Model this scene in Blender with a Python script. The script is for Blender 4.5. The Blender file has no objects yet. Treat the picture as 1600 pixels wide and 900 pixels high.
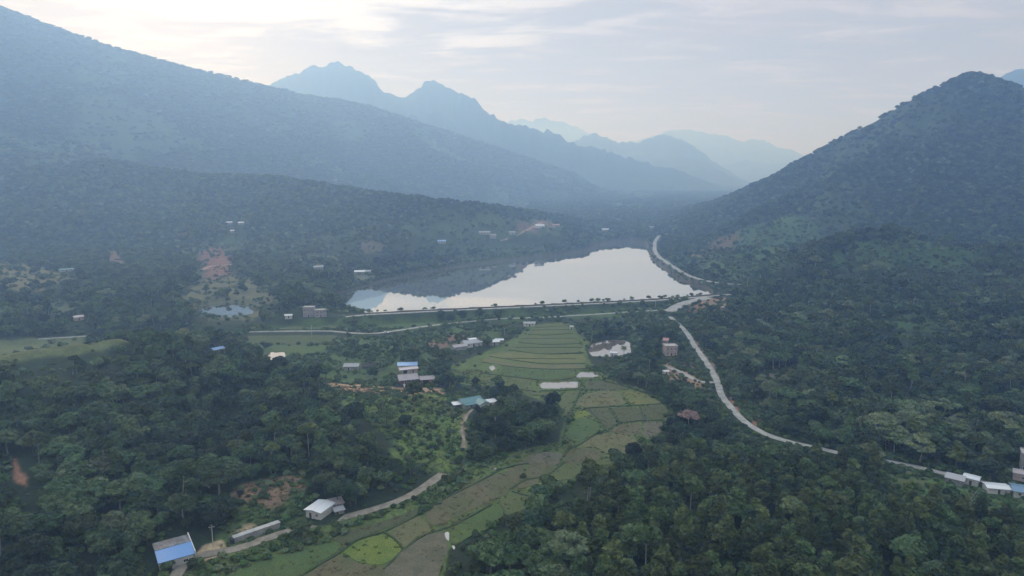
import bpy, bmesh, math, random
import numpy as np
R = math.radians
random.seed(7)
rng = np.random.default_rng(11)
scene = bpy.context.scene
COL = scene.collection

# ------------------------------------------------------------------ camera
H = 120.0            # metres above the valley floor
F = 1081.0           # focal length in photo pixels (1600 wide)
PITCH = R(9.2)
cam_d = bpy.data.cameras.new('camera')
cam_d.sensor_width = 36.0
cam_d.lens = 36.0 * F / 1600.0
cam_d.clip_start = 1.0
cam_d.clip_end = 60000.0
cam = bpy.data.objects.new('camera', cam_d)
COL.objects.link(cam)
cam.location = (0, 0, H)
cam.rotation_euler = (R(90) - PITCH, 0, 0)
scene.camera = cam

# ------------------------------------------------------------------ light
SUN_AZ = R(-28)      # seen from the camera, left of straight ahead
SUN_EL = R(17)
sun_d = bpy.data.lights.new('sun', 'SUN')
sun_d.energy = 1.5
sun_d.angle = R(14)
sun_d.color = (1.0, 0.93, 0.84)
sun = bpy.data.objects.new('sun', sun_d)
COL.objects.link(sun)
sd_ = (math.sin(SUN_AZ) * math.cos(SUN_EL), math.cos(SUN_AZ) * math.cos(SUN_EL), math.sin(SUN_EL))
from mathutils import Vector, Matrix
sun.rotation_euler = Vector(sd_).to_track_quat('Z', 'Y').to_euler()
scene.view_settings.view_transform = 'Standard'
scene.view_settings.look = 'None'
scene.view_settings.gamma = 1.0
scene.view_settings.exposure = 0.0
scene.view_settings.use_curve_mapping = False
scene.cycles.use_denoising = True
scene.cycles.max_bounces = 5
scene.cycles.diffuse_bounces = 2
scene.cycles.glossy_bounces = 2
scene.cycles.transmission_bounces = 2
scene.cycles.volume_bounces = 3
scene.cycles.use_adaptive_sampling = False
scene.cycles.sample_clamp_indirect = 4.0

class NT:
    """tiny node helper"""
    def __init__(s, tree):
        s.t = tree; s.n = tree.nodes; s.l = tree.links
    def node(s, typ, ins=None, **kw):
        n = s.n.new(typ)
        for k, v in kw.items(): setattr(n, k, v)
        if ins:
            for k, v in ins.items():
                s.put(n.inputs[k], v)
        return n
    def put(s, sock, v):
        if hasattr(v, 'is_output'): s.l.new(v, sock)
        elif hasattr(v, 'outputs'): s.l.new(v.outputs[0], sock)
        else:
            if isinstance(v, tuple) and len(v) == 3 and len(sock.default_value) == 4: v = v + (1,)
            sock.default_value = v
    def math(s, op, a, b=None, c=None, clamp=False):
        n = s.n.new('ShaderNodeMath'); n.operation = op; n.use_clamp = clamp
        s.put(n.inputs[0], a)
        if b is not None: s.put(n.inputs[1], b)
        if c is not None: s.put(n.inputs[2], c)
        return n.outputs[0]
    def mix(s, fac, a, b, mode='MIX'):
        n = s.n.new('ShaderNodeMix'); n.data_type = 'RGBA'; n.blend_type = mode
        s.put(n.inputs[0], fac); s.put(n.inputs[6], a); s.put(n.inputs[7], b)
        return n.outputs[2]
    def ramp(s, fac, lo, hi, a=0.0, b=1.0, smooth=True):
        n = s.n.new('ShaderNodeMapRange'); n.interpolation_type = 'SMOOTHSTEP' if smooth else 'LINEAR'
        s.put(n.inputs[0], fac); s.put(n.inputs[1], lo); s.put(n.inputs[2], hi); s.put(n.inputs[3], a); s.put(n.inputs[4], b)
        return n.outputs[0]
    def noise(s, vec, scale, detail=4, rough=0.55, dist=0.0):
        n = s.n.new('ShaderNodeTexNoise')
        s.put(n.inputs['Vector'], vec); s.put(n.inputs['Scale'], scale); s.put(n.inputs['Detail'], detail)
        s.put(n.inputs['Roughness'], rough); s.put(n.inputs['Distortion'], dist)
        return n.outputs[0]

# ------------------------------------------------------------------ sky: Nishita air under a cloud sheet
world = bpy.data.worlds.new('World'); scene.world = world; world.use_nodes = True
W = NT(world.node_tree); W.n.clear()
sky = W.node('ShaderNodeTexSky', sky_type='NISHITA', sun_disc=False, sun_elevation=SUN_EL, sun_rotation=SUN_AZ, altitude=300, dust_density=3.0)
tc = W.node('ShaderNodeTexCoord')
D = tc.outputs['Generated']
sep = W.node('ShaderNodeSeparateXYZ', {0: D})
zc = W.math('MAXIMUM', sep.outputs[2], 0.0)
zz = W.math('ADD', zc, 0.07)
u = W.math('DIVIDE', sep.outputs[0], zz); v = W.math('DIVIDE', sep.outputs[1], zz)
P = W.node('ShaderNodeCombineXYZ', {0: u, 1: v, 2: 0.0}).outputs[0]
big = W.noise(P, 0.8, 7, 0.55, 0.5)
Pm = W.node('ShaderNodeMapping', {0: P}, vector_type='POINT'); Pm.inputs['Scale'].default_value = (0.9, 1.9, 1); Pm.inputs['Location'].default_value = (3.1, 1.7, 0)
fine = W.noise(Pm.outputs[0], 1.6, 8, 0.6, 0.4)
# nearness to the veiled sun (upper left)
gd = Vector((math.sin(R(-17)) * math.cos(R(15)), math.cos(R(-17)) * math.cos(R(15)), math.sin(R(15))))
dot = W.node('ShaderNodeVectorMath', {0: D, 1: tuple(gd)}, operation='DOT_PRODUCT').outputs['Value']
glow = W.ramp(dot, 0.90, 0.995)
glow2 = W.ramp(dot, 0.1, 1.0)
cover = W.math('ADD', W.math('MULTIPLY', big, 0.75), W.math('MULTIPLY', fine, 0.55))
# bright breaks between the cloud decks, gathered near the sun and up high
elev = W.ramp(sep.outputs[2], 0.09, 0.24)
brk = W.math('ADD', cover, W.math('ADD', W.math('MULTIPLY', elev, 0.12), W.math('MULTIPLY', W.math('MULTIPLY', glow, elev), 0.15)))
brk = W.ramp(brk, 0.79, 0.95)
low = W.ramp(sep.outputs[2], 0.0, 0.16)
grey = W.mix(low, (0.60, 0.515, 0.51), (0.525, 0.51, 0.525))
grey = W.mix(glow2, (0.42, 0.42, 0.44), grey)
streak = W.ramp(fine, 0.46, 0.68)
grey = W.mix(W.math('MULTIPLY', W.ramp(big, .3, .7), .5), grey, (0.40, 0.42, 0.46))
grey = W.mix(W.math('MULTIPLY', streak, 0.5), grey, (0.80, 0.74, 0.74))
white = W.mix(glow, (0.72, 0.71, 0.72), (.95, .925, .91))
cl = W.mix(brk, grey, white)
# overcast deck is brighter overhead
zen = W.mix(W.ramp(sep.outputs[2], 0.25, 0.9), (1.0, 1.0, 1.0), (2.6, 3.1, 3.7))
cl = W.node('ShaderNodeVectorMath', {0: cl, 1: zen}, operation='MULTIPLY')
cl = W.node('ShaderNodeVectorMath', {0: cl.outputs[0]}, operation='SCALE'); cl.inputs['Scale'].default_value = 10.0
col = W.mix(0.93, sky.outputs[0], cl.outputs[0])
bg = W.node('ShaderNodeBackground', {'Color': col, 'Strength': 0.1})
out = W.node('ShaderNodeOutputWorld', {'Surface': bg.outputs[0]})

HAZE_COL = (0.35, 0.58, 1.0); HAZE_D = 0.00041; HAZE_G = 0.5

# ------------------------------------------------------------------ picture point -> ray (only used to lay the real map out)
cP, sP = math.cos(PITCH), math.sin(PITCH)
def rays(px, py):
    x = (np.asarray(px, float) - 800) / F; v = (450 - np.asarray(py, float)) / F
    return x, cP + v * sP, -sP + v * cP
def at_z(px, py, z=0.0):
    x, y, w = rays(px, py); t = (z - H) / w
    return x * t, y * t
def at_y(px, py, Y):
    x, y, w = rays(px, py); t = Y / y
    return x * t, Y, H + w * t
def project(X, Y, Z):
    dz = Z - H; d = Y * cP - dz * sP; up = Y * sP + dz * cP
    return 800 + F * X / d, 450 - F * up / d
def poly_z(pts, z=0.0):
    return np.array([at_z(a, b, z) for a, b in pts])

# ------------------------------------------------------------------ numpy noise
_perm = rng.random((256, 256))
def vnoise(x, y):
    xi = np.floor(x).astype(int); yi = np.floor(y).astype(int)
    fx = x - xi; fy = y - yi
    fx = fx * fx * (3 - 2 * fx); fy = fy * fy * (3 - 2 * fy)
    a = _perm[xi & 255, yi & 255]; b = _perm[(xi + 1) & 255, yi & 255]
    c = _perm[xi & 255, (yi + 1) & 255]; d = _perm[(xi + 1) & 255, (yi + 1) & 255]
    return a + (b - a) * fx + (c - a) * fy + (a - b - c + d) * fx * fy
def fbm(x, y, o=4, g=0.5):
    s = 0; a = 1; t = 0
    for i in range(o):
        s = s + a * vnoise(x * 2 ** i + 17.3 * i, y * 2 ** i + 9.1 * i); t += a; a *= g
    return s / t
def ridged(x, y, o=4):
    s = 0; a = 1; t = 0
    for i in range(o):
        s = s + a * (1 - np.abs(2 * vnoise(x * 2 ** i + 7.7 * i, y * 2 ** i + 3.3 * i) - 1)); t += a; a *= 0.5
    return s / t
def sstep(a, b, x):
    t = np.clip((x - a) / (b - a), 0, 1); return t * t * (3 - 2 * t)

# ------------------------------------------------------------------ 2-D distances
def seg_near(X, Y, pts):
    """distance to a polyline, the nearest segment's index and the parameter on it"""
    best = np.full(X.shape, 1e18); idx = np.zeros(X.shape, int); par = np.zeros(X.shape)
    for i in range(len(pts) - 1):
        ax, ay = pts[i][0], pts[i][1]; bx, by = pts[i + 1][0], pts[i + 1][1]
        dx, dy = bx - ax, by - ay; L = dx * dx + dy * dy + 1e-9
        t = np.clip(((X - ax) * dx + (Y - ay) * dy) / L, 0, 1)
        d = (X - ax - t * dx) ** 2 + (Y - ay - t * dy) ** 2
        m = d < best
        best = np.where(m, d, best); idx = np.where(m, i, idx); par = np.where(m, t, par)
    return np.sqrt(best), idx, par
def pip(X, Y, poly):
    c = np.zeros(X.shape, bool); n = len(poly)
    for i in range(n):
        x0, y0 = poly[i]; x1, y1 = poly[(i + 1) % n]
        if y0 == y1: continue
        c ^= ((y0 > Y) != (y1 > Y)) & (X < (x1 - x0) * (Y - y0) / (y1 - y0) + x0)
    return c
def sdist(X, Y, poly, pad=400):
    """signed distance, negative inside; only exact within pad of the polygon's box"""
    P = np.asarray(poly); X = np.asarray(X, float); Y = np.asarray(Y, float)
    out = np.full(X.shape, float(pad))
    m = (X > P[:, 0].min() - pad) & (X < P[:, 0].max() + pad) & (Y > P[:, 1].min() - pad) & (Y < P[:, 1].max() + pad)
    if m.any():
        x, y = X[m], Y[m]
        d, _, _ = seg_near(x, y, list(P) + [P[0]])
        out[m] = np.minimum(np.where(pip(x, y, P), -d, d), pad)
    return out

# ------------------------------------------------------------------ the ridges (photo x, photo y, metres away) + slope widths (near, far)
RIDGES = [
 # name, points, width near side, width far side, crest exponent
 ('left_mountain', [(-900,30,1500),(-400,10,1900),(-200,4,2100),(0,8,2250),(60,30,2300),(160,66,2400),(300,104,2550),(400,126,2700),(470,146,2850),(530,151,2950),(600,170,3050),(680,197,3200),(760,222,3300),(830,246,3400),(900,270,3500),(985,326,3600)], 1150, 1500, 1.25),
 ('left_slope', [(-500,235,1300),(-200,232,1350),(0,262,1400),(160,244,1450),(300,266,1450),(430,272,1400),(500,282,1340),(565,292,1290),(625,300,1175),(690,306,1110),(740,312,1130),(800,321,1280),(860,330,1420),(930,340,1480),(1010,352,1560)], 420, 500, 1.0),
 ('far_ridge', [(250,190,4400),(350,150,4400),(420,129,4400),(450,112,4400),(480,100,4400),(510,102,4400),(530,98,4400),(550,106,4400),(575,118,4400),(600,134,4400),(625,147,4400),(645,142,4400),(668,127,4400),(684,124,4400),(705,131,4400),(722,139,4400),(745,157,4400),(765,170,4400),(795,190,4400),(850,207,4400),(900,219,4400),(960,240,4300),(1010,252,4300),(1060,264,4300),(1100,279,4200),(1140,299,4100),(1180,325,4000)], 1300, 1500, 1.3),
 ('distant_ridge', [(860,240,6300),(890,217,6300),(925,202,6300),(960,222,6300),(1000,223,6300),(1045,209,6300),(1080,226,6300),(1120,252,6300),(1160,285,6300)], 1500, 1500, 1.2),
 ('distant_ridge', [(1060,285,7800),(1110,258,7800),(1160,250,7800),(1230,256,7800),(1320,275,7800)], 1500, 1500, 1.2),
 ('distant_ridge', [(940,235,10000),(1000,217,10000),(1040,206,10000),(1080,203,10000),(1130,211,10000),(1200,222,10000),(1260,243,10000),(1340,262,10000)], 2500, 2000, 1.2),
 ('distant_ridge', [(740,215,10500),(780,194,10500),(815,188,10500),(850,184,10500),(880,190,10500),(910,202,10500),(960,222,10500)], 2500, 2000, 1.2),
 ('distant_ridge', [(1500,160,3300),(1530,130,3300),(1560,112,3300),(1600,104,3300),(1750,85,3300)], 500, 500, 1.2),
 ('right_mountain', [(965,352,2100),(1050,326,1900),(1130,306,1700),(1190,278,1550),(1250,247,1450),(1310,213,1400),(1360,188,1350),(1400,167,1320),(1450,140,1280),(1490,119,1260),(1515,110,1250),(1545,118,1270),(1565,124,1290),(1600,148,1320),(1680,200,1400),(1850,240,1500),(2300,230,1700)], 620, 700, 1.12),
 ('right_mountain', [(1515,112,1250),(1490,200,1130),(1460,250,1040),(1440,300,930)], 300, 300, 1.15),
 ('right_hill', [(1185,462,600),(1240,425,640),(1290,382,680),(1340,358,700),(1400,350,700),(1450,368,680),(1520,380,660),(1620,380,660),(1800,350,700),(2200,330,700)], 300, 260, 1.0),
 ('right_hill', [(1380,356,700),(1370,420,600),(1400,480,500),(1350,560,410)], 190, 190, 1.1),
 ('right_hill', [(1600,385,650),(1620,480,480),(1640,580,370),(1700,640,320)], 150, 150, 1.1),
 ('left_hill', [(-600,540,300),(-250,530,320),(-60,545,330),(60,522,345),(180,508,358),(270,524,362),(340,550,362),(430,581,352),(510,597,338),(600,596,330),(690,606,322)], 165, 95, 0.95),
 ('left_hill', [(180,514,358),(120,632,280),(60,760,225),(-20,860,190)], 90, 90, 1.0),
 ('near_hill', [(950,775,238),(1020,740,240),(1100,722,243),(1250,722,243),(1370,762,236),(1450,800,226),(1500,815,220),(1560,820,214),(1620,824,210),(1900,812,205)], 190, 60, 1.05),
 ('left_knoll', [(60,455,700),(180,440,760),(300,425,860)], 130, 150, 1.0),
 ('left_knoll', [(420,450,640),(520,440,700),(600,415,850),(680,392,1000)], 90, 150, 1.0),
 ('left_knoll', [(-300,430,700),(-60,420,760),(60,400,900),(220,385,1000),(400,372,1100)], 180, 250, 1.0),
 ('left_knoll', [(330,345,1250),(520,355,1350),(560,350,1360)], 200, 200, 1.0),
]
RW = []
HAS_TREES = True
for nm, pts, wn, wf, ex in RIDGES:
    P_ = np.array([at_y(a, b, c) for a, b, c in pts])
    P_[:, 2] -= 6.9 * (P_[:, 1] > 600) + 0.012 * np.clip(P_[:, 1] - 800, 0, None) + 8.0
    RW.append((nm, P_, wn, wf, ex))

# flat ground in the valley
DAM = [at_z(a, b, 7.0) for a, b in [(470,492),(575,491),(690,485),(860,477),(1000,470),(1060,466),(1118,461),(1150,458)]]
LZ = 5.0
LAKE = poly_z([(572,491),(690,485),(860,477),(1000,470),(1060,466),(1120,461),(1100,447),(1082,438),(1056,427),(1036,412),(1022,396),(1008,380),
               (985,377),(960,379),(935,383),(915,392),(885,397),(850,401),(800,407),(740,413),(690,421),(640,429),(600,439),(562,450),(524,459),(530,474),(548,484)], LZ)
FLATS = [
 poly_z([(270,930),(330,866),(440,836),(560,804),(690,742),(728,700),(735,655),(730,622),(600,604),(500,590),(400,565),(300,540),(150,520),(0,535),(-600,560),(-600,500),(0,500),(300,498),(470,493),(690,486),(1060,468),(1110,468),(1068,505),(1085,545),(1112,590),(1130,640),(1160,668),(1200,686),(1310,712),(1450,738),(1640,775),(1900,850),(1900,1000),(1300,1000),(700,930)], 0),
 poly_z([(470,492),(690,485),(1120,460),(1100,445),(1060,424),(1030,402),(1012,375),(960,370),(900,385),(700,400),(560,435),(500,455)], LZ),
 poly_z([(280,475),(420,462),(430,495),(280,500)], 4),
]
def base_h(X, Y):
    yd = np.interp(X, [p[0] for p in DAM], [p[1] for p in DAM])
    steep = sstep(DAM[0][0] - 60, DAM[0][0] + 10, X)
    wd = 14 + 60 * (1 - steep)
    b = 6.9 * sstep(-wd - 2, -2.5, Y - yd)
    far = np.clip(Y - 800, 0, 1e9)
    b = b + 0.012 * far
    b = b + (fbm(X / 60, Y / 60, 3) - 0.5) * 2.0 * sstep(700, 1100, Y)
    return b
WEXP = {'right_mountain': 0.9, 'left_mountain': 0.6, 'left_slope': 0.9, 'far_ridge': .6, 'distant_ridge': .6}
def ridge_h(X, Y):
    best = np.zeros(X.shape); own = np.full(X.shape, -1)
    for k, (nm, P, wn, wf, ex) in enumerate(RW):
        reach = max(wn, wf)
        m = (X > P[:, 0].min() - reach) & (X < P[:, 0].max() + reach) & (Y > P[:, 1].min() - reach) & (Y < P[:, 1].max() + reach)
        if not m.any(): continue
        x, y = X[m], Y[m]
        d, i, t = seg_near(x, y, P)
        hc = P[i, 2] * (1 - t) + P[i + 1, 2] * t
        cy = P[i, 1] * (1 - t) + P[i + 1, 1] * t
        w = np.where(y < cy, wn, wf) * (0.72 + 0.56 * fbm(x / (wn * .55) + k * 3.1, y / (wn * .55), 3))
        w = w * np.clip(hc / P[:, 2].max(), .12, 1) ** WEXP.get(nm, 0.0)
        w = np.maximum(w, 5)
        uu = d / w
        uu = np.sqrt(uu * uu + 0.0012) - 0.0346
        gul = ridged(x / (wn * 0.42) + k, y / (wn * 0.42), 4)
        f = np.clip(1 - uu, 0, 1) ** ex
        ga = {'right_hill': .5, 'right_mountain': .42, 'far_ridge': .55, 'distant_ridge': .5, 'left_mountain': .36, 'left_slope': .4}.get(nm, .25)
        f = f * (1 - ga * (1 - gul) * np.clip(uu * 6, 0, 1))

        hh = hc * f
        if nm in ('far_ridge', 'distant_ridge'): hh = hh + ((fbm(x / 130, y / 130, 4) - .5) * 110 + (fbm(x / 38, y / 38, 2) - .5) * 42) * np.clip(hh / 200, 0, 1)
        cur = best[m]
        mm = hh > cur
        best[m] = np.where(mm, hh, cur)
        o = own[m]; o[mm] = k; own[m] = o
    return best, own
ROADS = []      # (name, [(x,y,z)], width)
PADS = []       # (x, y, z, r)
PONDS = []      # (poly, z)
def height(X, Y, full=True, owner=False):
    X = np.asarray(X, float); Y = np.asarray(Y, float)
    hr, own = ridge_h(X, Y)
    s = np.ones(X.shape)
    for f, sl in zip(FLATS, (26, 60, 20)):
        sd = sdist(X, Y, f, 200)
        s = s * sstep(-1, sl, sd)
    b = base_h(X, Y)
    # soft ground detail on the hills
    det = (fbm(X / 26, Y / 26, 4) - 0.5) * 5.0 * sstep(4, 40, hr)
    det2 = (fbm(X / 140 + 5, Y / 140, 4) - 0.5) * 30.0 * sstep(60, 260, hr) * sstep(700, 1600, Y) * (1 - 0.6 * sstep(3900, 4300, Y))
    h = b + (hr + det + det2 * 0.5) * s
    # the lake bed and its banks
    sd = sdist(X, Y, LAKE, 120)
    yd = np.interp(X, [p[0] for p in DAM], [p[1] for p in DAM])
    behind = Y > yd - 1
    bed = LZ - np.clip(-sd * 0.35, 0, 6)
    bank = LZ + 0.3 + np.clip(sd, 0, 50) * 0.10
    h = np.where(behind & (sd < 0), bed, h)
    near = behind & (sd >= 0) & (sd < 50)
    h = np.where(near & (h < bank), bank, h)
    # bank on the lake side of the dam
    dd, _, _ = seg_near(X, Y, DAM)
    h = np.where(dd < 3.4, 7.0, h)
    if full:
        for poly, z in PONDS:
            sd = sdist(X, Y, poly, 12)
            w = sstep(6, 1.5, sd)
            h = h * (1 - w) + (z + 0.35) * w
            h = np.where(sd < 0, z - np.clip(-sd * 0.5, 0, 1.2), h)
        for nm, pts, wd in ROADS:
            d, i, t = seg_near(X, Y, pts)
            m = d < wd / 2 + 9
            if m.any():
                Z = np.array([p[2] for p in pts])
                z = Z[i] * (1 - t) + Z[i + 1] * t
                w = 1 - sstep(wd / 2 + 0.8, wd / 2 + 9, d)
                h = np.where(m, h * (1 - w) + z * w, h)
        for x, y, z, r in PADS:
            d = np.hypot(X - x, Y - y)
            w = 1 - sstep(r, r * 1.7 + 2, d)
            h = np.where(w > 0, h * (1 - w) + z * w, h)
    if owner: return h, own, hr * s
    return h
def hit(px, py, full=True, tmax=6000):
    """where the line of sight through a photo point meets the ground"""
    x, y, w = rays(px, py)
    t = np.geomspace(120, tmax, 1400)
    g = height(x * t, y * t, full); z = H + w * t
    k = np.argmax(z < g)
    if not (z < g).any(): k = len(t) - 1
    lo, hi = t[max(k - 1, 0)], t[k]
    for _ in range(2):
        tt = np.linspace(lo, hi, 24); g = height(x * tt, y * tt, full); z = H + w * tt
        k = int(np.argmax(z < g)) if (z < g).any() else 23
        lo, hi = tt[max(k - 1, 0)], tt[k]
    return float(x * hi), float(y * hi), float(H + w * hi)
def zof(x, y):
    return float(height(np.array([x]), np.array([y]))[0])
def hit_poly(pts):
    return np.array([hit(a, b)[:2] for a, b in pts])

# ------------------------------------------------------------------ roads: centre lines from the map
def smooth_line(P, step):
    """Catmull-Rom through 3-D points, resampled"""
    P = [np.array(p, float) for p in P]; P = [2 * P[0] - P[1]] + P + [2 * P[-1] - P[-2]]
    out = []
    for i in range(1, len(P) - 2):
        n = max(2, int(np.linalg.norm(P[i + 1] - P[i]) / step))
        for j in range(n):
            t = j / n
            out.append(0.5 * ((2 * P[i]) + (-P[i-1] + P[i+1]) * t + (2*P[i-1] - 5*P[i] + 4*P[i+1] - P[i+2]) * t*t + (-P[i-1] + 3*P[i] - 3*P[i+1] + P[i+2]) * t**3))
    out.append(P[-2]); return np.array(out)
def road_line(pts, zs=None, step=8):
    w = []
    for k, (a, b) in enumerate(pts):
        if zs is None: w.append(hit(a, b, False))
        else:
            z = zs if np.isscalar(zs) else zs[k]
            x, y = at_z(a, b, z); w.append((x, y, z))
    return smooth_line(w, step)
ROAD_DEF = [
 ('dirt_road', [(262,925),(280,892),(302,872),(340,863),(372,857),(440,834),(500,818),(560,803),(620,784),(660,763),(692,740)], [1.5,1.5,1.5,1.2,1,.8,.6,.6,.6,.6,.6], 3.9),
 ('dirt_path', [(723,700),(725,688),(721,672),(727,660),(729,650),(738,640)], [2.5,3.5,5,6,6,6], 1.3),
 ('valley_road', [(1600,768),(1560,758),(1500,746),(1450,734),(1390,722),(1330,712),(1285,702),(1240,692),(1200,680),(1165,660),(1143,638),(1127,617),(1122,600),(1112,580),(1098,558),(1085,540),(1073,520),(1058,505),(1046,492),(1052,482),(1075,470),(1110,463),(1145,460)], [.5,.5,.5,.5,.6,.8,1,1.3,1.6,2,2.4,2.7,3,3,3,3,3,3,4,5.5,6.5,7,7], 3.7),
 ('road_junction', [(1046,487),(1056,480),(1072,473),(1092,468),(1108,465)], [5.5,6,6.7,7,7], 10.0),
 ('dam_road', [(540,495),(575,492),(690,486),(860,478),(1000,471),(1060,467),(1110,463)], 7.0, 4.2),
 ('foot_road', [(780,498),(850,496),(900,493),(950,490),(990,487),(1046,484)], [1.5,1.5,1.5,1.5,2,4.5], 3.6),
 ('village_road', [(60,530),(160,524),(240,521),(330,521),(400,518.5),(480,517.5),(530,518),(570,522),(625,516),(680,508),(780,498)], [1,1,1,1,1,1,1,1,1,1.2,1.5], 3.6),
 ('lake_road', [(1168,445),(1130,443),(1100,438),(1070,428),(1045,412),(1026,397),(1023,380),(1030,368)], [12,10,9.5,9.5,9.5,9,9,10], 5.8),
 ('yard_path', [(1038,572),(1060,580),(1075,588),(1092,596),(1118,598)], [1,1.5,2,2.5,3], 3.2),
 ('red_track', [(312,423),(330,416),(346,415),(362,413)], None, 5.5),
 ('red_track', [(765,378),(790,374),(818,362),(846,348)], None, 7),
]
for nm, pts, zs, wd in ROAD_DEF:
    ROADS.append((nm, road_line(pts, zs), wd))
# ponds
for pts, z in [
  ([(842,600),(850,597.5),(903,596.5),(903,606),(870,607),(846,607)], 0.2),
  ([(899,589),(906,581.5),(933,582),(936,588),(925,590),(902,590)], 0.3),
  ([(918,549),(925,537),(945,532),(975,531),(985,536),(986,551),(960,557),(925,556)], 0.5),
  ([(410,560),(412,553),(425,550.5),(445,551),(447,556),(440,561),(425,562)], 0.3),
  ([(378,560),(392,553),(398,555),(388,562)], 0.3),
  ([(306,484),(326,476),(352,472),(382,475),(398,484),(392,495),(360,500),(322,496)], 3.0),
  ([(763,573),(771,571),(775,576),(768,580)], 0.2),
  ([(690,836),(699,829),(705,832),(702,838),(707,845),(712,856),(709,860),(703,848),(696,842)], 0.05),
  ([(718,828),(722,821),(730,821),(730,826),(722,830)], 0.05),
  ([(765,736),(768,731),(777,728),(775,733)], 0.05),
  ([(799,713),(806,710),(806,713),(801,715)], 0.05),
  ([(672,871),(676,866),(686,868),(682,873)], 0.05)]:
    PONDS.append((poly_z(pts, z), z))

# ------------------------------------------------------------------ materials
MATS = {}
def mat(name, color, rough=0.8, var=0.25, scale=1.0, bump=0.0, metal=0.0, spec=0.3, color2=None, stretch=None, obj=True):
    if name in MATS: return MATS[name]
    m = bpy.data.materials.new(name); m.use_nodes = True
    N = NT(m.node_tree); b = N.n['Principled BSDF']
    tc = N.node('ShaderNodeTexCoord'); v = tc.outputs['Object']
    if stretch:
        mp = N.node('ShaderNodeMapping', {0: v}); mp.inputs['Scale'].default_value = stretch; v = mp.outputs[0]
    n1 = N.noise(v, scale, 5, 0.6)
    c2 = color2 if color2 else tuple(c * (1 - var) for c in color)
    c = N.mix(N.ramp(n1, 0.35, 0.65), tuple(color), tuple(c2))
    n2 = N.noise(v, scale * 6.3, 3, 0.6)
    k = N.ramp(n2, 0.2, 0.8, 1 - var * 0.6, 1 + var * 0.6, False)
    c = N.node('ShaderNodeVectorMath', {0: c, 1: k}, operation='MULTIPLY').outputs[0]
    N.put(b.inputs['Base Color'], c)
    b.inputs['Roughness'].default_value = rough; b.inputs['Metallic'].default_value = metal
    b.inputs['Specular IOR Level'].default_value = spec
    if bump:
        bp = N.node('ShaderNodeBump', {'Height': n2, 'Strength': 0.6, 'Distance': bump}); N.put(b.inputs['Normal'], bp.outputs[0])
    MATS[name] = m; return m
def sheet_roof(name, color, rust=0.0, rustcol=(0.16, 0.10, 0.07), rough=0.45):
    """corrugated metal sheet: ribs run down the slope"""
    if name in MATS: return MATS[name]
    m = bpy.data.materials.new(name); m.use_nodes = True
    N = NT(m.node_tree); b = N.n['Principled BSDF']; v = N.node('ShaderNodeTexCoord').outputs['Object']
    st = N.node('ShaderNodeMapping', {0: v}); st.inputs['Scale'].default_value = (2.2, 0.35, 1)
    n1 = N.noise(st.outputs[0], 0.6, 5, 0.65); n2 = N.noise(v, 0.35, 5, 0.6)
    r = N.ramp(N.math('ADD', N.math('MULTIPLY', n1, 0.5), N.math('MULTIPLY', n2, 0.5)), 0.62 - rust * 0.35, 0.75 - rust * 0.3)
    c = N.mix(N.math('MULTIPLY', r, min(1.0, 0.25 + rust)), tuple(color), tuple(rustcol))
    c = N.mix(N.math('MULTIPLY', N.noise(v, 2.4, 3), 0.35), c, tuple(x * 0.55 for x in color))
    N.put(b.inputs['Base Color'], c); b.inputs['Roughness'].default_value = rough
    sx = N.node('ShaderNodeSeparateXYZ', {0: v}).outputs[0]
    wv = N.math('SINE', N.math('MULTIPLY', sx, 22.0))
    bp = N.node('ShaderNodeBump', {'Height': wv, 'Strength': 0.5, 'Distance': 0.03}); N.put(b.inputs['Normal'], bp.outputs[0])
    MATS[name] = m; return m

def mesh_obj(name, verts, faces, material=None, parent=None, smooth=False, mats=None, midx=None):
    me = bpy.data.meshes.new(name)
    me.from_pydata([tuple(map(float, v)) for v in verts], [], [tuple(f) for f in faces])
    for m in (mats or ([material] if material else [])): me.materials.append(m)
    if midx is not None: me.polygons.foreach_set('material_index', np.array(midx, np.int32))
    if smooth: me.polygons.foreach_set('use_smooth', np.ones(len(me.polygons), bool))
    me.update()
    o = bpy.data.objects.new(name, me); COL.objects.link(o)
    if parent: o.parent = parent
    return o
def tag(o, label=None, cat=None, group=None, kind=None):
    if label: o['label'] = label
    if cat: o['category'] = cat
    if group: o['group'] = group
    if kind: o['kind'] = kind
    return o
def big_mesh(name, V, Fq, material, colors=None, smooth=True):
    """numpy vertices and quads, optional point colour attribute"""
    me = bpy.data.meshes.new(name)
    me.vertices.add(len(V)); me.vertices.foreach_set('co', V.astype(np.float32).ravel())
    n = len(Fq); k = Fq.shape[1]
    me.loops.add(n * k); me.loops.foreach_set('vertex_index', Fq.astype(np.int32).ravel())
    me.polygons.add(n); me.polygons.foreach_set('loop_start', np.arange(0, n * k, k, dtype=np.int32))
    me.polygons.foreach_set('loop_total', np.full(n, k, np.int32))
    me.polygons.foreach_set('use_smooth', np.full(n, smooth))
    me.update(calc_edges=True)
    if colors is not None:
        a = me.attributes.new('cover', 'FLOAT_COLOR', 'POINT')
        a.data.foreach_set('color', np.c_[colors, np.ones(len(colors))].astype(np.float32).ravel())
    me.materials.append(material)
    o = bpy.data.objects.new(name, me); COL.objects.link(o); return o

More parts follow.
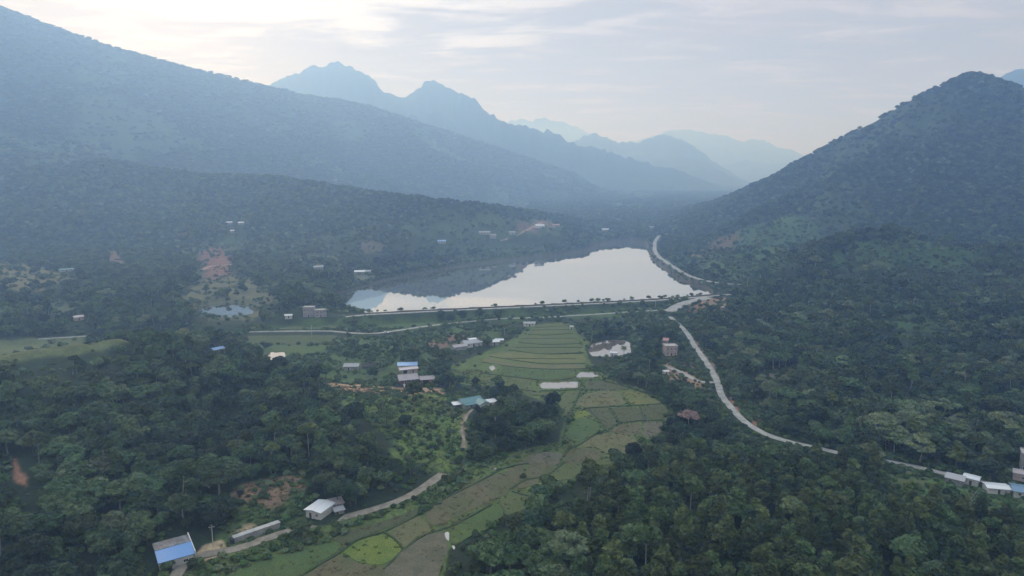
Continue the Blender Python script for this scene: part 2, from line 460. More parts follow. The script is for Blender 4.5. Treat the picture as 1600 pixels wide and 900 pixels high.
# ------------------------------------------------------------------ what covers the ground (albedo, tree density, bush density)
FOREST = (0.024, 0.036, 0.018)
GRASS = (0.080, 0.112, 0.034)
def C(pts, col, trees=0.0, bush=0.0, edge=3.0, full=False):
    return (hit_poly(pts), col, trees, bush, edge)
CLEAR = [
 C([(250,960),(268,900),(292,874),(370,858),(440,837),(560,806),(640,776),(690,746),(735,722),(770,718),(830,700),(872,690),(884,655),(855,628),(780,604),(720,600),(700,572),(745,556),(800,530),(830,508),(885,503),(928,520),(915,545),(925,575),(950,592),(1010,610),(1046,640),(1042,668),(1003,700),(960,728),(905,745),(850,772),(810,800),(735,830),(700,860),(688,940)], GRASS, 0, 0.25, 1.0),
 C([(505,600),(560,604),(640,610),(716,618),(726,655),(724,705),(705,738),(665,738),(620,708),(585,672),(540,632)], (0.095,0.135,0.036), 0.015, 0.42, 4.0),
 C([(385,530),(560,528),(640,522),(705,508),(765,503),(800,510),(770,535),(690,552),(650,600),(600,603),(510,596),(430,572),(372,552)], (0.060,0.095,0.034), 0.04, 0.6),
 C([(385,506),(520,503),(580,498),(690,492),(860,484),(1000,476),(1040,476),(1040,490),(960,496),(830,500),(700,507),(640,521),(560,517),(390,517)], (0.052,0.082,0.026), 0.0, 0.6),
 C([(-100,535),(60,528),(130,527),(200,535),(120,560),(-100,570)], (0.088,0.105,0.042), 0, 0.15),
 C([(296,448),(330,432),(372,428),(410,442),(432,462),(420,480),(395,500),(320,500),(300,490),(285,465)], (0.085,0.088,0.045), 0.02, 0.3),
 C([(314,394),(330,386),(350,386),(361,397),(359,430),(336,438),(322,432),(324,412),(312,408)], (0.14,0.072,0.056), 0.02, 0.15, 5),
 C([(165,394),(178,390),(196,410),(190,416),(172,408)], (0.12,0.08,0.055), 0, 0.3),
 C([(268,368),(292,364),(298,368),(275,372)], (0.16,0.09,0.06), 0, 0),
 C([(-60,410),(40,412),(85,424),(120,440),(60,455),(-60,450)], (0.115,0.105,0.045), 0.08, 0.4),
 C([(20,470),(80,462),(130,478),(110,492),(40,490)], (0.06,0.08,0.04), 0.25, 0.6),
 C([(560,380),(578,376),(600,384),(598,396),(568,398)], (0.085,0.07,0.045), 0, 0.4),
 C([(680,356),(740,342),(850,341),(895,350),(876,370),(790,374),(720,370)], (0.055,0.078,0.036), 0.30, 0.5),
 C([(805,360),(842,344),(862,346),(866,356),(830,366)], (0.12,0.085,0.06), 0.0, 0.3),
 C([(460,400),(540,402),(560,418),(540,432),(470,424)], (0.075,0.09,0.04), 0.3, 0.5),
 C([(548,422),(590,420),(592,434),(560,438)], (0.09,0.10,0.05), 0.1, 0.5),
 C([(1040,402),(1075,392),(1130,368),(1190,348),(1255,340),(1285,352),(1275,385),(1230,416),(1185,440),(1120,434),(1070,418)], (0.045,0.082,0.030), 0.10, 0.8, 7),
 C([(1068,398),(1120,372),(1155,360),(1150,380),(1100,404)], (0.105,0.075,0.045), 0.05, 0.5, 5),
 C([(1290,402),(1330,382),(1400,370),(1470,382),(1545,402),(1520,432),(1440,424),(1380,425),(1310,418)], (0.046,0.080,0.030), 0.22, 0.8, 7),
 C([(1370,485),(1410,462),(1475,466),(1500,495),(1450,515),(1385,512)], (0.050,0.086,0.030), 0.25, 0.8, 6),
 C([(1385,742),(1450,745),(1500,756),(1560,765),(1640,775),(1640,806),(1560,800),(1470,788),(1400,772)], (0.070,0.120,0.036), 0.0, 0.6),
 C([(332,864),(352,828),(372,800),(366,764),(395,752),(470,742),(488,776),(478,805),(440,838),(372,860)], (0.058,0.085,0.030), 0.03, 0.7, 2),
 C([(362,772),(380,756),(440,744),(476,744),(478,762),(452,768),(440,788),(420,792),(400,780),(380,788)], (0.165,0.11,0.07), 0.0, 0.35, 3),
 C([(372,832),(388,816),(408,822),(400,836),(380,840)], (0.28,0.21,0.13), 0, 0.1),
 C([(300,872),(322,852),(345,846),(355,856),(372,858),(330,874)], (0.30,0.23,0.14), 0, 0.1, 1),
 C([(18,714),(28,722),(48,758),(40,764),(22,748)], (0.27,0.14,0.085), 0, 0.15, 1.5),
 C([(1070,486),(1080,474),(1110,466),(1140,466),(1132,480),(1105,488),(1090,486)], (0.30,0.20,0.13), 0, 0.1, 1.5),
 C([(1030,570),(1050,560),(1082,572),(1096,592),(1090,604),(1060,596),(1040,596)], (0.26,0.17,0.11), 0.02, 0.25),
 C([(510,600),(560,601),(600,605),(690,607),(700,618),(640,618),(580,615),(530,609)], (0.31,0.20,0.125), 0, 0.2, 1.0),
 C([(665,536),(700,525),(735,518),(735,524),(700,542),(680,546)], (0.16,0.10,0.075), 0, 0.3),
 C([(1080,520),(1092,536),(1110,556),(1130,590),(1122,592),(1100,562),(1086,544)], (0.15,0.105,0.075), 0, 0.2, 1),
 C([(1128,612),(1150,640),(1180,664),(1192,672),(1190,655),(1165,640),(1150,622)], (0.22,0.115,0.07), 0.05, 0.3, 1.5),
 C([(1165,600),(1200,580),(1240,575),(1250,585),(1210,600),(1180,612)], (0.14,0.12,0.09), 0.25, 0.6, 3),
 C([(980,508),(1015,505),(1030,520),(1010,535),(985,530)], (0.08,0.11,0.04), 0.1, 0.5),
 C([(723,648),(729,645),(728,672),(727,700),(722,700),(722,672)], (0.18,0.13,0.08), 0, 0.4, 1.0),
]
def cover(X, Y, Z):
    n = (fbm(X / 9, Y / 9, 4) - 0.5) * 2
    big = fbm(X / 70, Y / 70, 4)
    col = np.empty(X.shape + (3,)); col[:] = FOREST
    col *= (0.75 + 0.6 * big)[..., None]
    # lighter scrub patches on the mountain sides
    p = sstep(0.56, 0.70, fbm(X / 210 + 40, Y / 210, 4)) * sstep(600, 900, np.hypot(X, Y))
    col = col * (1 - p[..., None]) + np.array((0.042, 0.066, 0.028)) * p[..., None]
    for poly, c, tr, bu, edge in CLEAR:
        c = tuple(q * 1.12 for q in c)
        sd = sdist(X, Y, poly, 60)
        m = sd < 50
        if not m.any(): continue
        k = edge * (1 + np.hypot(X[m], Y[m]) / 900)
        w = sstep(k * 0.5, -k * 0.5, sd[m] + n[m] * k * 1.2)
        col[m] = col[m] * (1 - w[:, None]) + np.array(c) * (0.82 + 0.36 * fbm(X[m] / 5, Y[m] / 5, 3))[:, None] * w[:, None]
    # muddy rim round the lake
    sd = sdist(X, Y, LAKE, 20)
    w = sstep(1.8, 0.3, sd)
    col = col * (1 - w[..., None]) + np.array((0.07, 0.06, 0.04)) * w[..., None]
    return col

# ------------------------------------------------------------------ house sites (flattened pads) come before the ground is meshed
SITES = {}
def site(key, px, py, r, dz=0.0, full=False):
    x, y, z = hit(px, py, False)
    SITES[key] = (x, y, z + dz); PADS.append((x, y, z + dz, r)); return SITES[key]
for key, px, py, r in [
 ('blue_shed',272,872,8),('white_hut',500,803,6),('long_wall',402,848,2),('teal_house',742,634,9),('brown_house',642,604,8),('pink_house',640,582,6),
 ('grey_hut',550,577,6),('long_roofs',728,543,10),('shell_house',490,495,8),('low_house',344,550,4),('tree_house',827,509,4),('tank_hut',893,514,2),
 ('facade_house',1042,556,6),('red_roofs',1046,540,5),('edge_shed',1488,754,4),('edge_white',1513,754,4),('edge_roof',1556,768,5),('edge_tower',1600,742,5),
 ('edge_brown',1594,752,4),('edge_blue',1600,774,5),('hill_teal',104,424,8),('hill_white',358,350,4),('hill_white2',377,350,5),('hut498',498,421,4),
 ('ham1',562,428,5),('ham2',574,427,5),('far1',800,366,6),('far2',843,356,8),('far3',869,354,6),('far4',946,361,6),('far5',757,366,5),('far6',690,380,5),
 ('pink_hut',123,500,4),('yard_hut',1040,585,3),('glint',524,283,5), ('hill_small',363,363,3), ('white_box',459,486,3), ('pale_shed',780,535,4), ('pond_hut',959,556,3), ('far7',1018,357,5), ('far8',770,372,5)]:
    site(key, px, py, r)

# ------------------------------------------------------------------ the ground and mountains: one polar height field, one object per landform
def ground_material():
    m = bpy.data.materials.new('ground_cover'); m.use_nodes = True
    N = NT(m.node_tree); b = N.n['Principled BSDF']
    at = N.node('ShaderNodeAttribute', attribute_name='cover').outputs['Color']
    pos = N.node('ShaderNodeNewGeometry').outputs['Position']
    n1 = N.noise(pos, 0.5, 6, 0.7); n2 = N.noise(pos, 0.035, 5, 0.6)
    k = N.math('MULTIPLY', N.ramp(n1, 0.25, 0.75, 0.55, 1.45, False), N.ramp(n2, 0.3, 0.7, 0.8, 1.2, False))
    c = N.node('ShaderNodeVectorMath', {0: at, 1: k}, operation='MULTIPLY').outputs[0]
    N.put(b.inputs['Base Color'], c); b.inputs['Roughness'].default_value = 0.95; b.inputs['Specular IOR Level'].default_value = 0.15
    n3 = N.noise(pos, 0.22, 6, 0.75)
    bp = N.node('ShaderNodeBump', {'Height': n3, 'Strength': 0.9, 'Distance': 1.2}); N.put(b.inputs['Normal'], bp.outputs[0])
    return m
GM = ground_material()
az = np.radians(np.concatenate([np.arange(-180, -60, 4), np.arange(-60, -42, 1.0), np.arange(-42, 42, 0.10), np.arange(42, 60, 1.0), np.arange(60, 180.1, 4)]))
rr = [2.0, 40.0, 80.0, 120.0, 150.0]
r = 160.0
while r < 14900:
    rr.append(r); r += max(min(r * r / 83000 * 1.3, r * 0.0075), 0.4)
rr += [15000.0]
rr = np.array(rr)
AZ, RR = np.meshgrid(az, rr)
GX = np.sin(AZ) * RR; GY = np.cos(AZ) * RR
GZ, OWN, HRS = height(GX, GY, True, True)

na, nr = len(az), len(rr)
GC = cover(GX, GY, GZ)
ids = np.arange(nr * na).reshape(nr, na)
Q = np.stack([ids[:-1, :-1], ids[:-1, 1:], ids[1:, 1:], ids[1:, :-1]], -1).reshape(-1, 4)[:, ::-1]
own_name = np.array([nm for nm, *_ in RW] + ['ground'])
names = own_name[OWN]
names = np.where(HRS < 3.0, 'ground', names)
fn = names[:-1, :-1].reshape(-1)
V = np.stack([GX, GY, GZ], -1).reshape(-1, 3); CC = GC.reshape(-1, 3)
OBJN = {'left_mountain': 'mountain', 'right_mountain': 'mountain', 'left_slope': 'hillside', 'right_hill': 'hillside', 'far_ridge': 'mountain_ridge', 'distant_ridge': 'mountain_ridge', 'left_hill': 'hill', 'near_hill': 'hill', 'left_knoll': 'hill', 'ground': 'ground'}
LABN = {'left_mountain': 'big blue wooded mountain falling from the upper left', 'right_mountain': 'steep dark wooded peak above the lake on the right', 'left_slope': 'hazy wooded slope at the foot of the left mountain', 'right_hill': 'wooded hillside above the winding road', 'far_ridge': 'pale blue twin peaked ridge behind the left mountain', 'distant_ridge': 'faint faraway ridges at the end of the valley', 'left_hill': 'wooded hill in the left foreground', 'near_hill': 'low hill under the plantation in the foreground', 'left_knoll': 'low wooded rises left of the lake', 'ground': 'valley floor of fields and village plots'}
for nm in OBJN:
    q = Q[fn == nm]
    if not len(q): continue
    used, inv = np.unique(q, return_inverse=True)
    o = big_mesh(OBJN[nm], V[used], inv.reshape(-1, 4), GM, CC[used])
    tag(o, LABN[nm], kind='structure')

# ------------------------------------------------------------------ water
def water_material(name, col, rough, refl, wave):
    m = bpy.data.materials.new(name); m.use_nodes = True
    N = NT(m.node_tree); b = N.n['Principled BSDF']
    b.inputs['Base Color'].default_value = col + (1,); b.inputs['Roughness'].default_value = 0.9; b.inputs['Specular IOR Level'].default_value = 0
    pos = N.node('ShaderNodeNewGeometry').outputs['Position']
    n = N.noise(pos, 0.5, 3, 0.5)
    bp = N.node('ShaderNodeBump', {'Height': n, 'Strength': wave, 'Distance': 0.02})
    g = N.node('ShaderNodeBsdfGlossy', {'Color': (0.95, 0.95, 0.95, 1), 'Roughness': rough, 'Normal': bp.outputs[0]})
    fr = N.node('ShaderNodeFresnel', {'IOR': 1.33})
    f = N.math('ADD', N.math('MULTIPLY', fr.outputs[0], 0.5), refl, clamp=True)
    mx = N.node('ShaderNodeMixShader', {0: f, 1: b.outputs[0], 2: g.outputs[0]})
    N.put(N.n['Material Output'].inputs['Surface'], mx.outputs[0])
    return m
WM = water_material('lake_water', (0.10, 0.10, 0.075), 0.02, 0.55, 0.05)
PM = water_material('pond_water', (0.16, 0.13, 0.10), 0.03, 0.35, 0.05)
def offset_poly(poly, d):
    P = np.asarray(poly); n = len(P); out = []
    a = 0.5 * sum(P[i][0] * P[(i+1) % n][1] - P[(i+1) % n][0] * P[i][1] for i in range(n)); s = 1 if a > 0 else -1
    for i in range(n):
        e1 = P[i] - P[i-1]; e2 = P[(i+1) % n] - P[i]
        n1 = np.array([e1[1], -e1[0]]) * s / (np.linalg.norm(e1) + 1e-9); n2 = np.array([e2[1], -e2[0]]) * s / (np.linalg.norm(e2) + 1e-9)
        b = n1 + n2; b = b / max(np.linalg.norm(b), .3); k = min(1 / max(np.dot(b, n1), .35), 2.5)
        out.append(P[i] + b * d * k)
    return np.array(out)
from mathutils.geometry import tessellate_polygon
def flat_sheet(name, poly, z, material, thick=0.0):
    P = np.asarray(poly); n = len(P)
    a = 0.5 * sum(P[i][0] * P[(i+1) % n][1] - P[(i+1) % n][0] * P[i][1] for i in range(n))
    if a < 0: P = P[::-1]
    tris = tessellate_polygon([[Vector((p[0], p[1], 0)) for p in P]])
    vs = [(p[0], p[1], z) for p in P]; fs = [t for t in tris]
    # make sure the tops face up
    fs2 = []
    for t in fs:
        a_, b_, c_ = [P[i] for i in t]
        cr = (b_[0]-a_[0])*(c_[1]-a_[1]) - (b_[1]-a_[1])*(c_[0]-a_[0])
        fs2.append(tuple(t) if cr > 0 else tuple(t[::-1]))
    if thick:
        vs += [(p[0], p[1], z - thick) for p in P]
        for i in range(n): fs2.append((i, i + n, (i+1) % n + n, (i+1) % n))
    return mesh_obj(name, vs, fs2, material)
o = flat_sheet('lake', offset_poly(LAKE, 1.5), LZ, WM); tag(o, 'still pale lake behind the dam', kind='structure')
for k, (poly, z) in enumerate(PONDS):
    o = flat_sheet('pond', offset_poly(poly, 0.8), z, WM if k == 5 else PM); tag(o, 'small sky reflecting pond among the fields', kind='structure')

# ------------------------------------------------------------------ roads
RM = mat('concrete_road_surface', (0.33, 0.325, 0.30), 0.9, 0.35, 0.25, 0.02)
DM = mat('dirt_road_surface', (0.26, 0.225, 0.175), 0.95, 0.35, 0.3, 0.03)
EM = mat('red_earth_track', (0.30, 0.19, 0.15), 0.95, 0.2, 0.3)
def ribbon(name, L, width, material, lift=0.14, depth=0.8, wob=0.25):
    L = np.array(L); n = len(L)
    T = np.gradient(L[:, :2], axis=0); T /= np.linalg.norm(T, axis=1)[:, None] + 1e-9
    Nn = np.stack([-T[:, 1], T[:, 0]], 1)
    vs = []; fs = []
    wl = width / 2 * (1 + wob * (fbm(L[:, 0] / 5, L[:, 1] / 5, 2) - 0.5)); wr = width / 2 * (1 + wob * (fbm(L[:, 0] / 5 + 9, L[:, 1] / 5, 2) - 0.5))
    for i in range(n):
        a = L[i, :2] + Nn[i] * wl[i]; b = L[i, :2] - Nn[i] * wr[i]; z = L[i, 2] + lift
        vs += [(a[0], a[1], z - depth), (a[0], a[1], z), (L[i, 0], L[i, 1], z + 0.03), (b[0], b[1], z), (b[0], b[1], z - depth)]
    for i in range(n - 1):
        for j in range(4): fs.append((5*i + j, 5*i + j + 1, 5*(i+1) + j + 1, 5*(i+1) + j))
    return mesh_obj(name, vs, [f[::-1] for f in fs], material)
for nm, L, wd in ROADS:
    m = EM if 'red' in nm else DM if nm in ('dirt_road', 'dirt_path') else RM
    D2 = smooth_line(list(L[::2]) + ([L[-1]] if len(L) % 2 == 0 else []), 2.5 if L[0][1] < 700 else 6)
    o = ribbon(nm, D2, wd, m, 0.16 if nm != 'dam_road' else 0.2)
    tag(o, {'dirt_road': 'pale dirt road along the foot of the left hill', 'dirt_path': 'bare footpath climbing to the teal roofed house', 'road_junction': 'wide pale concrete apron where the roads meet at the dam', 'valley_road': 'winding pale concrete road at the foot of the right hillside', 'dam_road': 'road along the top of the dam', 'foot_road': 'narrow road below the dam', 'village_road': 'village road below the dam', 'lake_road': 'concrete road along the lake shore', 'yard_path': 'pale yard track beside the village', 'red_track': 'bare red earth track'}[nm], kind='structure')
# junction apron beside the dam
ap = poly_z([(1036,486),(1050,474),(1075,468),(1100,466),(1080,474),(1062,482),(1058,496),(1046,502),(1042,492)], 6.0)
# low stone wall along the lake side of the dam
wl = smooth_line([(p[0], p[1] + 3.0, 7.0) for p in DAM[1:-1]], 10)
o = ribbon('dam_parapet', wl, 0.8, mat('weathered_concrete', (0.15, 0.12, 0.10), 0.9, 0.3, 0.5), 0.7, 2.2, 0.1)
tag(o, 'long low concrete wall edging the dam beside the lake', 'wall')

# ------------------------------------------------------------------ paddies: raised, slightly different plots with dark banks between
def field_mat(name, c1, c2, sc=0.35, fine=2.2, wave=None, amp=0.6):
    base = (0.066, 0.082, 0.034); k = .15 if name == 'ripening_rice' else .38
    c1 = tuple((q * (1 - k) + b * k) * 1.22 for q, b in zip(c1, base)); c2 = tuple((q * (1 - k) + b * k) * 1.22 for q, b in zip(c2, base))
    if name in MATS: return MATS[name]
    m = bpy.data.materials.new(name); m.use_nodes = True
    N = NT(m.node_tree); b = N.n['Principled BSDF']; pos = N.node('ShaderNodeNewGeometry').outputs['Position']
    n1 = N.noise(pos, sc * 0.25, 5, 0.6, 0.6); n2 = N.noise(pos, fine, 4, 0.75)
    c = N.mix(N.ramp(n1, 0.35, 0.65), c1, c2)
    c = N.node('ShaderNodeVectorMath', {0: c, 1: N.ramp(n2, 0.3, 0.7, 1 - amp, 1 + amp, False)}, operation='MULTIPLY').outputs[0]
    if wave:
        mp = N.node('ShaderNodeMapping', {0: pos}); mp.inputs['Rotation'].default_value = (0, 0, R(wave[0]))
        w = N.node('ShaderNodeTexWave', {0: mp.outputs[0], 'Scale': wave[1], 'Distortion': 3.0, 'Detail': 3.0})
        c = N.mix(N.math('MULTIPLY', w.outputs['Fac'], wave[2]), c, tuple(x * 0.45 for x in c1))
    N.put(b.inputs['Base Color'], c); b.inputs['Roughness'].default_value = 0.95; b.inputs['Specular IOR Level'].default_value = 0.1
    bp = N.node('ShaderNodeBump', {'Height': n2, 'Strength': 0.8, 'Distance': 0.25}); N.put(b.inputs['Normal'], bp.outputs[0])
    MATS[name] = m; return m
FMAT = {
 'bright': field_mat('ripening_rice', (0.125, 0.150, 0.030), (0.085, 0.125, 0.028), 0.4),
 'green': field_mat('young_rice', (0.060, 0.105, 0.030), (0.050, 0.080, 0.028), 0.4),
 'stubble': field_mat('rice_stubble', (0.125, 0.100, 0.062), (0.085, 0.085, 0.045), 0.5, 2.8, (20, 0.25, 0.25)),
 'grey': field_mat('wet_stubble', (0.155, 0.130, 0.100), (0.095, 0.088, 0.062), 0.9, 3.2, (40, 0.4, 0.4)),
 'tan': field_mat('dry_stubble', (0.140, 0.120, 0.060), (0.105, 0.105, 0.050), 0.4, 2.4),
 'olive': field_mat('weedy_paddy', (0.088, 0.100, 0.038), (0.068, 0.088, 0.034), 0.5, 2.2),
 'dark': field_mat('fallow_paddy', (0.058, 0.064, 0.034), (0.072, 0.070, 0.042), 0.4, 2.2),
 'gold': field_mat('golden_rice', (0.150, 0.140, 0.045), (0.105, 0.115, 0.038), 0.4, 2.0),
 'crop': field_mat('vegetable_rows', (0.090, 0.110, 0.050), (0.060, 0.085, 0.032), 0.6, 2.0, (88, 0.55, 0.8)),
}
FIELDS = [
 ('bright', [(533,862),(560,845),(598,835),(615,842),(629,860),(612,876),(590,883),(560,878)]),
 ('stubble', [(470,905),(500,884),(530,866),(562,880),(592,886),(614,880),(600,900),(596,930),(480,930)]),
 ('grey', [(600,893),(622,868),(646,848),(672,834),(692,830),(698,842),(700,860),(690,880),(685,915),(600,925)]),
 ('tan', [(602,833),(635,815),(658,806),(672,822),(672,832),(650,842),(632,858),(618,843)]),
 ('stubble', [(661,804),(690,783),(720,764),(752,748),(790,733),(822,726),(815,750),(800,768),(770,782),(735,798),(700,814),(676,824)]),
 ('stubble', [(826,725),(848,722),(870,735),(855,748),(838,756),(820,762),(806,765),(819,748)]),
 ('green', [(704,832),(728,815),(760,796),(778,786),(786,800),(780,815),(762,826),(735,838),(716,850),(700,850)]),
 ('olive', [(780,784),(805,768),(830,775),(838,784),(815,798),(790,806),(786,796)]),
 ('bright', [(822,762),(840,755),(862,757),(866,768),(848,774),(828,771)]),
 ('grey', [(800,732),(818,716),(850,706),(880,708),(876,722),(852,738),(828,724)]),
 ('stubble', [(885,707),(905,700),(935,702),(945,712),(920,724),(892,728),(880,722)]),
 ('olive', [(856,742),(880,725),(905,728),(930,722),(948,716),(958,722),(925,738),(895,748),(868,752)]),
 ('tan', [(906,698),(918,688),(942,676),(978,680),(1000,692),(985,708),(960,718),(948,710),(936,700)]),
 ('green', [(884,684),(890,662),(912,652),(935,660),(938,672),(920,684),(902,692)]),
 ('bright', [(890,658),(900,644),(922,640),(928,650),(912,650)]),
 ('olive', [(872,622),(890,610),(908,608),(900,625),(892,640),(884,652),(876,640)]),
 ('tan', [(897,633),(910,618),(930,612),(968,611),(972,622),(980,630),(950,635),(915,636)]),
 ('gold', [(972,611),(1000,612),(1020,622),(1032,630),(1000,634),(984,630),(976,622)]),
 ('dark', [(914,639),(950,637),(958,652),(966,662),(950,672),(940,660),(925,650)]),
 ('dark', [(954,637),(998,636),(1004,650),(1006,656),(980,660),(970,660),(962,650)]),
 ('dark', [(1002,635),(1034,632),(1044,642),(1040,656),(1010,655),(1007,648)]),
 ('stubble', [(950,674),(968,664),(1002,660),(1000,676),(985,682),(968,678)]),
 ('grey', [(1006,660),(1038,659),(1034,674),(1018,684),(1004,682),(1003,674)]),
 ('dark', [(915,596),(945,596),(975,602),(988,608),(950,609),(915,608)]),
 ('olive', [(732,592),(770,588),(836,592),(838,606),(870,610),(868,620),(820,616),(770,602)]),
 ('green', [(758,568),(790,574),(850,578),(896,578),(898,588),(860,593),(800,588),(770,585),(752,580)]),
 ('olive', [(828,514),(850,507),(882,505),(896,512),(892,520),(850,522),(822,522)]),
 ('olive', [(818,525),(855,525),(893,523),(908,530),(900,536),(850,537),(808,534)]),
 ('olive', [(802,537),(850,540),(905,538),(916,546),(905,551),(850,552),(790,546)]),
 ('gold', [(784,548),(850,555),(910,553),(918,562),(905,567),(840,566),(775,560),(762,556)]),
 ('tan', [(760,558),(790,566),(850,570),(910,569),(920,575),(895,576),(840,576),(780,571),(752,565)]),
 ('green', [(360,900),(400,880),(450,866),(500,850),(528,845),(530,860),(500,878),(468,898),(430,930),(350,930)]),
 ('dark', [(520,842),(560,822),(600,808),(640,790),(656,792),(652,804),(600,828),(560,842),(535,852)]),
 ('crop', [(392,522),(420,520),(480,520),(530,521),(520,536),(470,538),(400,538),(385,530)]),
 ('green', [(400,541),(470,541),(515,539),(500,552),(450,556),(415,552)]),
 ('olive', [(390,508),(450,506),(520,505),(540,511),(500,515),(400,515)]),
 ('green', [(580,500),(640,497),(680,500),(690,507),(640,513),(590,514)]),
 ('olive', [(1392,745),(1440,750),(1470,758),(1440,764),(1400,758)]),
]
def wobble(P, step=2.0, amp=0.35):
    P = np.asarray(P); out = []
    for i in range(len(P)):
        a, b = P[i], P[(i + 1) % len(P)]; n = max(1, int(np.linalg.norm(b - a) / step))
        for j in range(n): out.append(a + (b - a) * j / n)
    out = np.array(out)
    out[:, 0] += (fbm(out[:, 0] / 4, out[:, 1] / 4, 3) - .5) * amp * 4; out[:, 1] += (fbm(out[:, 0] / 4 + 50, out[:, 1] / 4, 3) - .5) * amp * 4
    return out
def chaikin(P):
    P = np.asarray(P); Qn = np.roll(P, -1, 0); return np.stack([P * .8 + Qn * .2, P * .2 + Qn * .8], 1).reshape(-1, 2)
def is_valley(P): return True
for k, (mt, pts) in enumerate(FIELDS):
    c = np.mean(pts, 0); x, y, z = hit(c[0], c[1])
    P = poly_z(pts, z)
    P = wobble(chaikin(P))
    lift = 0.05 + 0.012 * (k % 7)
    o = flat_sheet('field', P, z + lift + (0.12 if z > 0.4 else 0), FMAT[mt], 0.9)
    tag(o, 'small paddy plot in the valley', kind='structure')
BK = mat('grassy_bank', (0.044, 0.070, 0.024), 0.95, 0.4, 0.8)
def bank(pts, w=0.85, hgt=0.28):
    L = []
    for a, b in pts:
        x, y = at_z(a, b, 0.0); L.append((x, y, max(zof(x, y), -.2)))
    o = ribbon('field_bank', smooth_line(L, 3), w, BK, hgt, 1.0, 0.9); tag(o, 'grassy bank between paddies', kind='structure')
for p in [
 [(655,803),(690,782),(730,762),(790,732),(825,724)], [(600,890),(628,862),(660,838),(700,826),(726,812),(768,788)], [(632,860),(616,842),(600,832)],
 [(795,766),(822,750),(850,745),(870,732),(882,722)], [(882,706),(910,692),(930,678),(945,672)], [(800,768),(830,776),(850,776)], [(908,608),(898,630),(886,655),(880,690)],
 [(912,638),(980,634),(1036,631)], [(920,640),(940,660),(950,674),(965,662),(1005,657),(1040,658)], [(845,611),(870,611),(912,609)],[(915,588),(950,597),(985,606),(1020,618),(1045,640)],
 [(825,523),(855,523.5),(895,521)], [(810,535.5),(855,538.5),(905,537)], [(795,547),(850,553),(912,552)], [(765,557),(845,568),(915,568)], [(755,566),(800,573),(860,577),(920,576)],
 [(752,583),(800,589),(860,595),(900,590)], [(740,592),(800,606),(838,612)], [(470,900),(530,864),(560,843),(600,831),(640,812),(656,803)], [(778,785),(790,806),(782,818)], [(836,512),(890,509)], [(830,516),(892,515)], [(815,529),(900,529)], [(806,543),(910,543)], [(790,560),(900,561)], [(950,636),(968,662)], [(1000,635),(1008,657)],
 [(300,452),(330,442),(372,440),(410,450)], [(296,460),(330,452),(378,450),(418,460)], [(292,468),(340,461),(390,462),(410,468)]]:
    bank(p)

# ------------------------------------------------------------------ foliage materials
def leaf_mat(name, c1, c2, rnd=0.55):
    if name in MATS: return MATS[name]
    m = bpy.data.materials.new(name); m.use_nodes = True
    N = NT(m.node_tree); b = N.n['Principled BSDF']
    oi = N.node('ShaderNodeObjectInfo'); tc = N.node('ShaderNodeTexCoord').outputs['Object']
    n = N.noise(tc, 0.9, 4, 0.7)
    c = N.mix(N.ramp(n, 0.3, 0.7), c1, c2)
    wn = N.node('ShaderNodeTexWhiteNoise', noise_dimensions='1D'); N.put(wn.inputs['W'], oi.outputs['Random'])
    k = N.ramp(oi.outputs['Random'], 0, 1, 1 - rnd, 1 + rnd, False)
    c = N.node('ShaderNodeVectorMath', {0: c, 1: k}, operation='MULTIPLY').outputs[0]
    hs = N.node('ShaderNodeHueSaturation', {'Color': c}); N.put(hs.inputs['Hue'], N.ramp(wn.outputs[0], 0, 1, 0.465, 0.525, False)); N.put(hs.inputs['Saturation'], 1.0)
    N.put(b.inputs['Base Color'], hs.outputs[0]); b.inputs['Roughness'].default_value = 0.75; b.inputs['Specular IOR Level'].default_value = 0.15
    MATS[name] = m; return m
LEAF = leaf_mat('broad_leaves', (0.032, 0.058, 0.024), (0.082, 0.118, 0.046))
LEAF2 = leaf_mat('plantation_leaves', (0.034, 0.060, 0.020), (0.090, 0.118, 0.036))
LEAF3 = leaf_mat('dark_leaves', (0.018, 0.034, 0.018), (0.038, 0.060, 0.028))
LEAF4 = leaf_mat('pale_leaves', (0.080, 0.115, 0.055), (0.125, 0.155, 0.078))
LEAF5 = leaf_mat('bush_leaves', (0.042, 0.080, 0.024), (0.080, 0.120, 0.036))
BLOS = leaf_mat('dry_pinkish_leaves', (0.20, 0.14, 0.11), (0.28, 0.22, 0.18))
BARK = mat('grey_bark', (0.14, 0.12, 0.10), 0.95, 0.4, 1.5)
PALEBARK = mat('pale_bark', (0.34, 0.33, 0.29), 0.95, 0.3, 1.5)

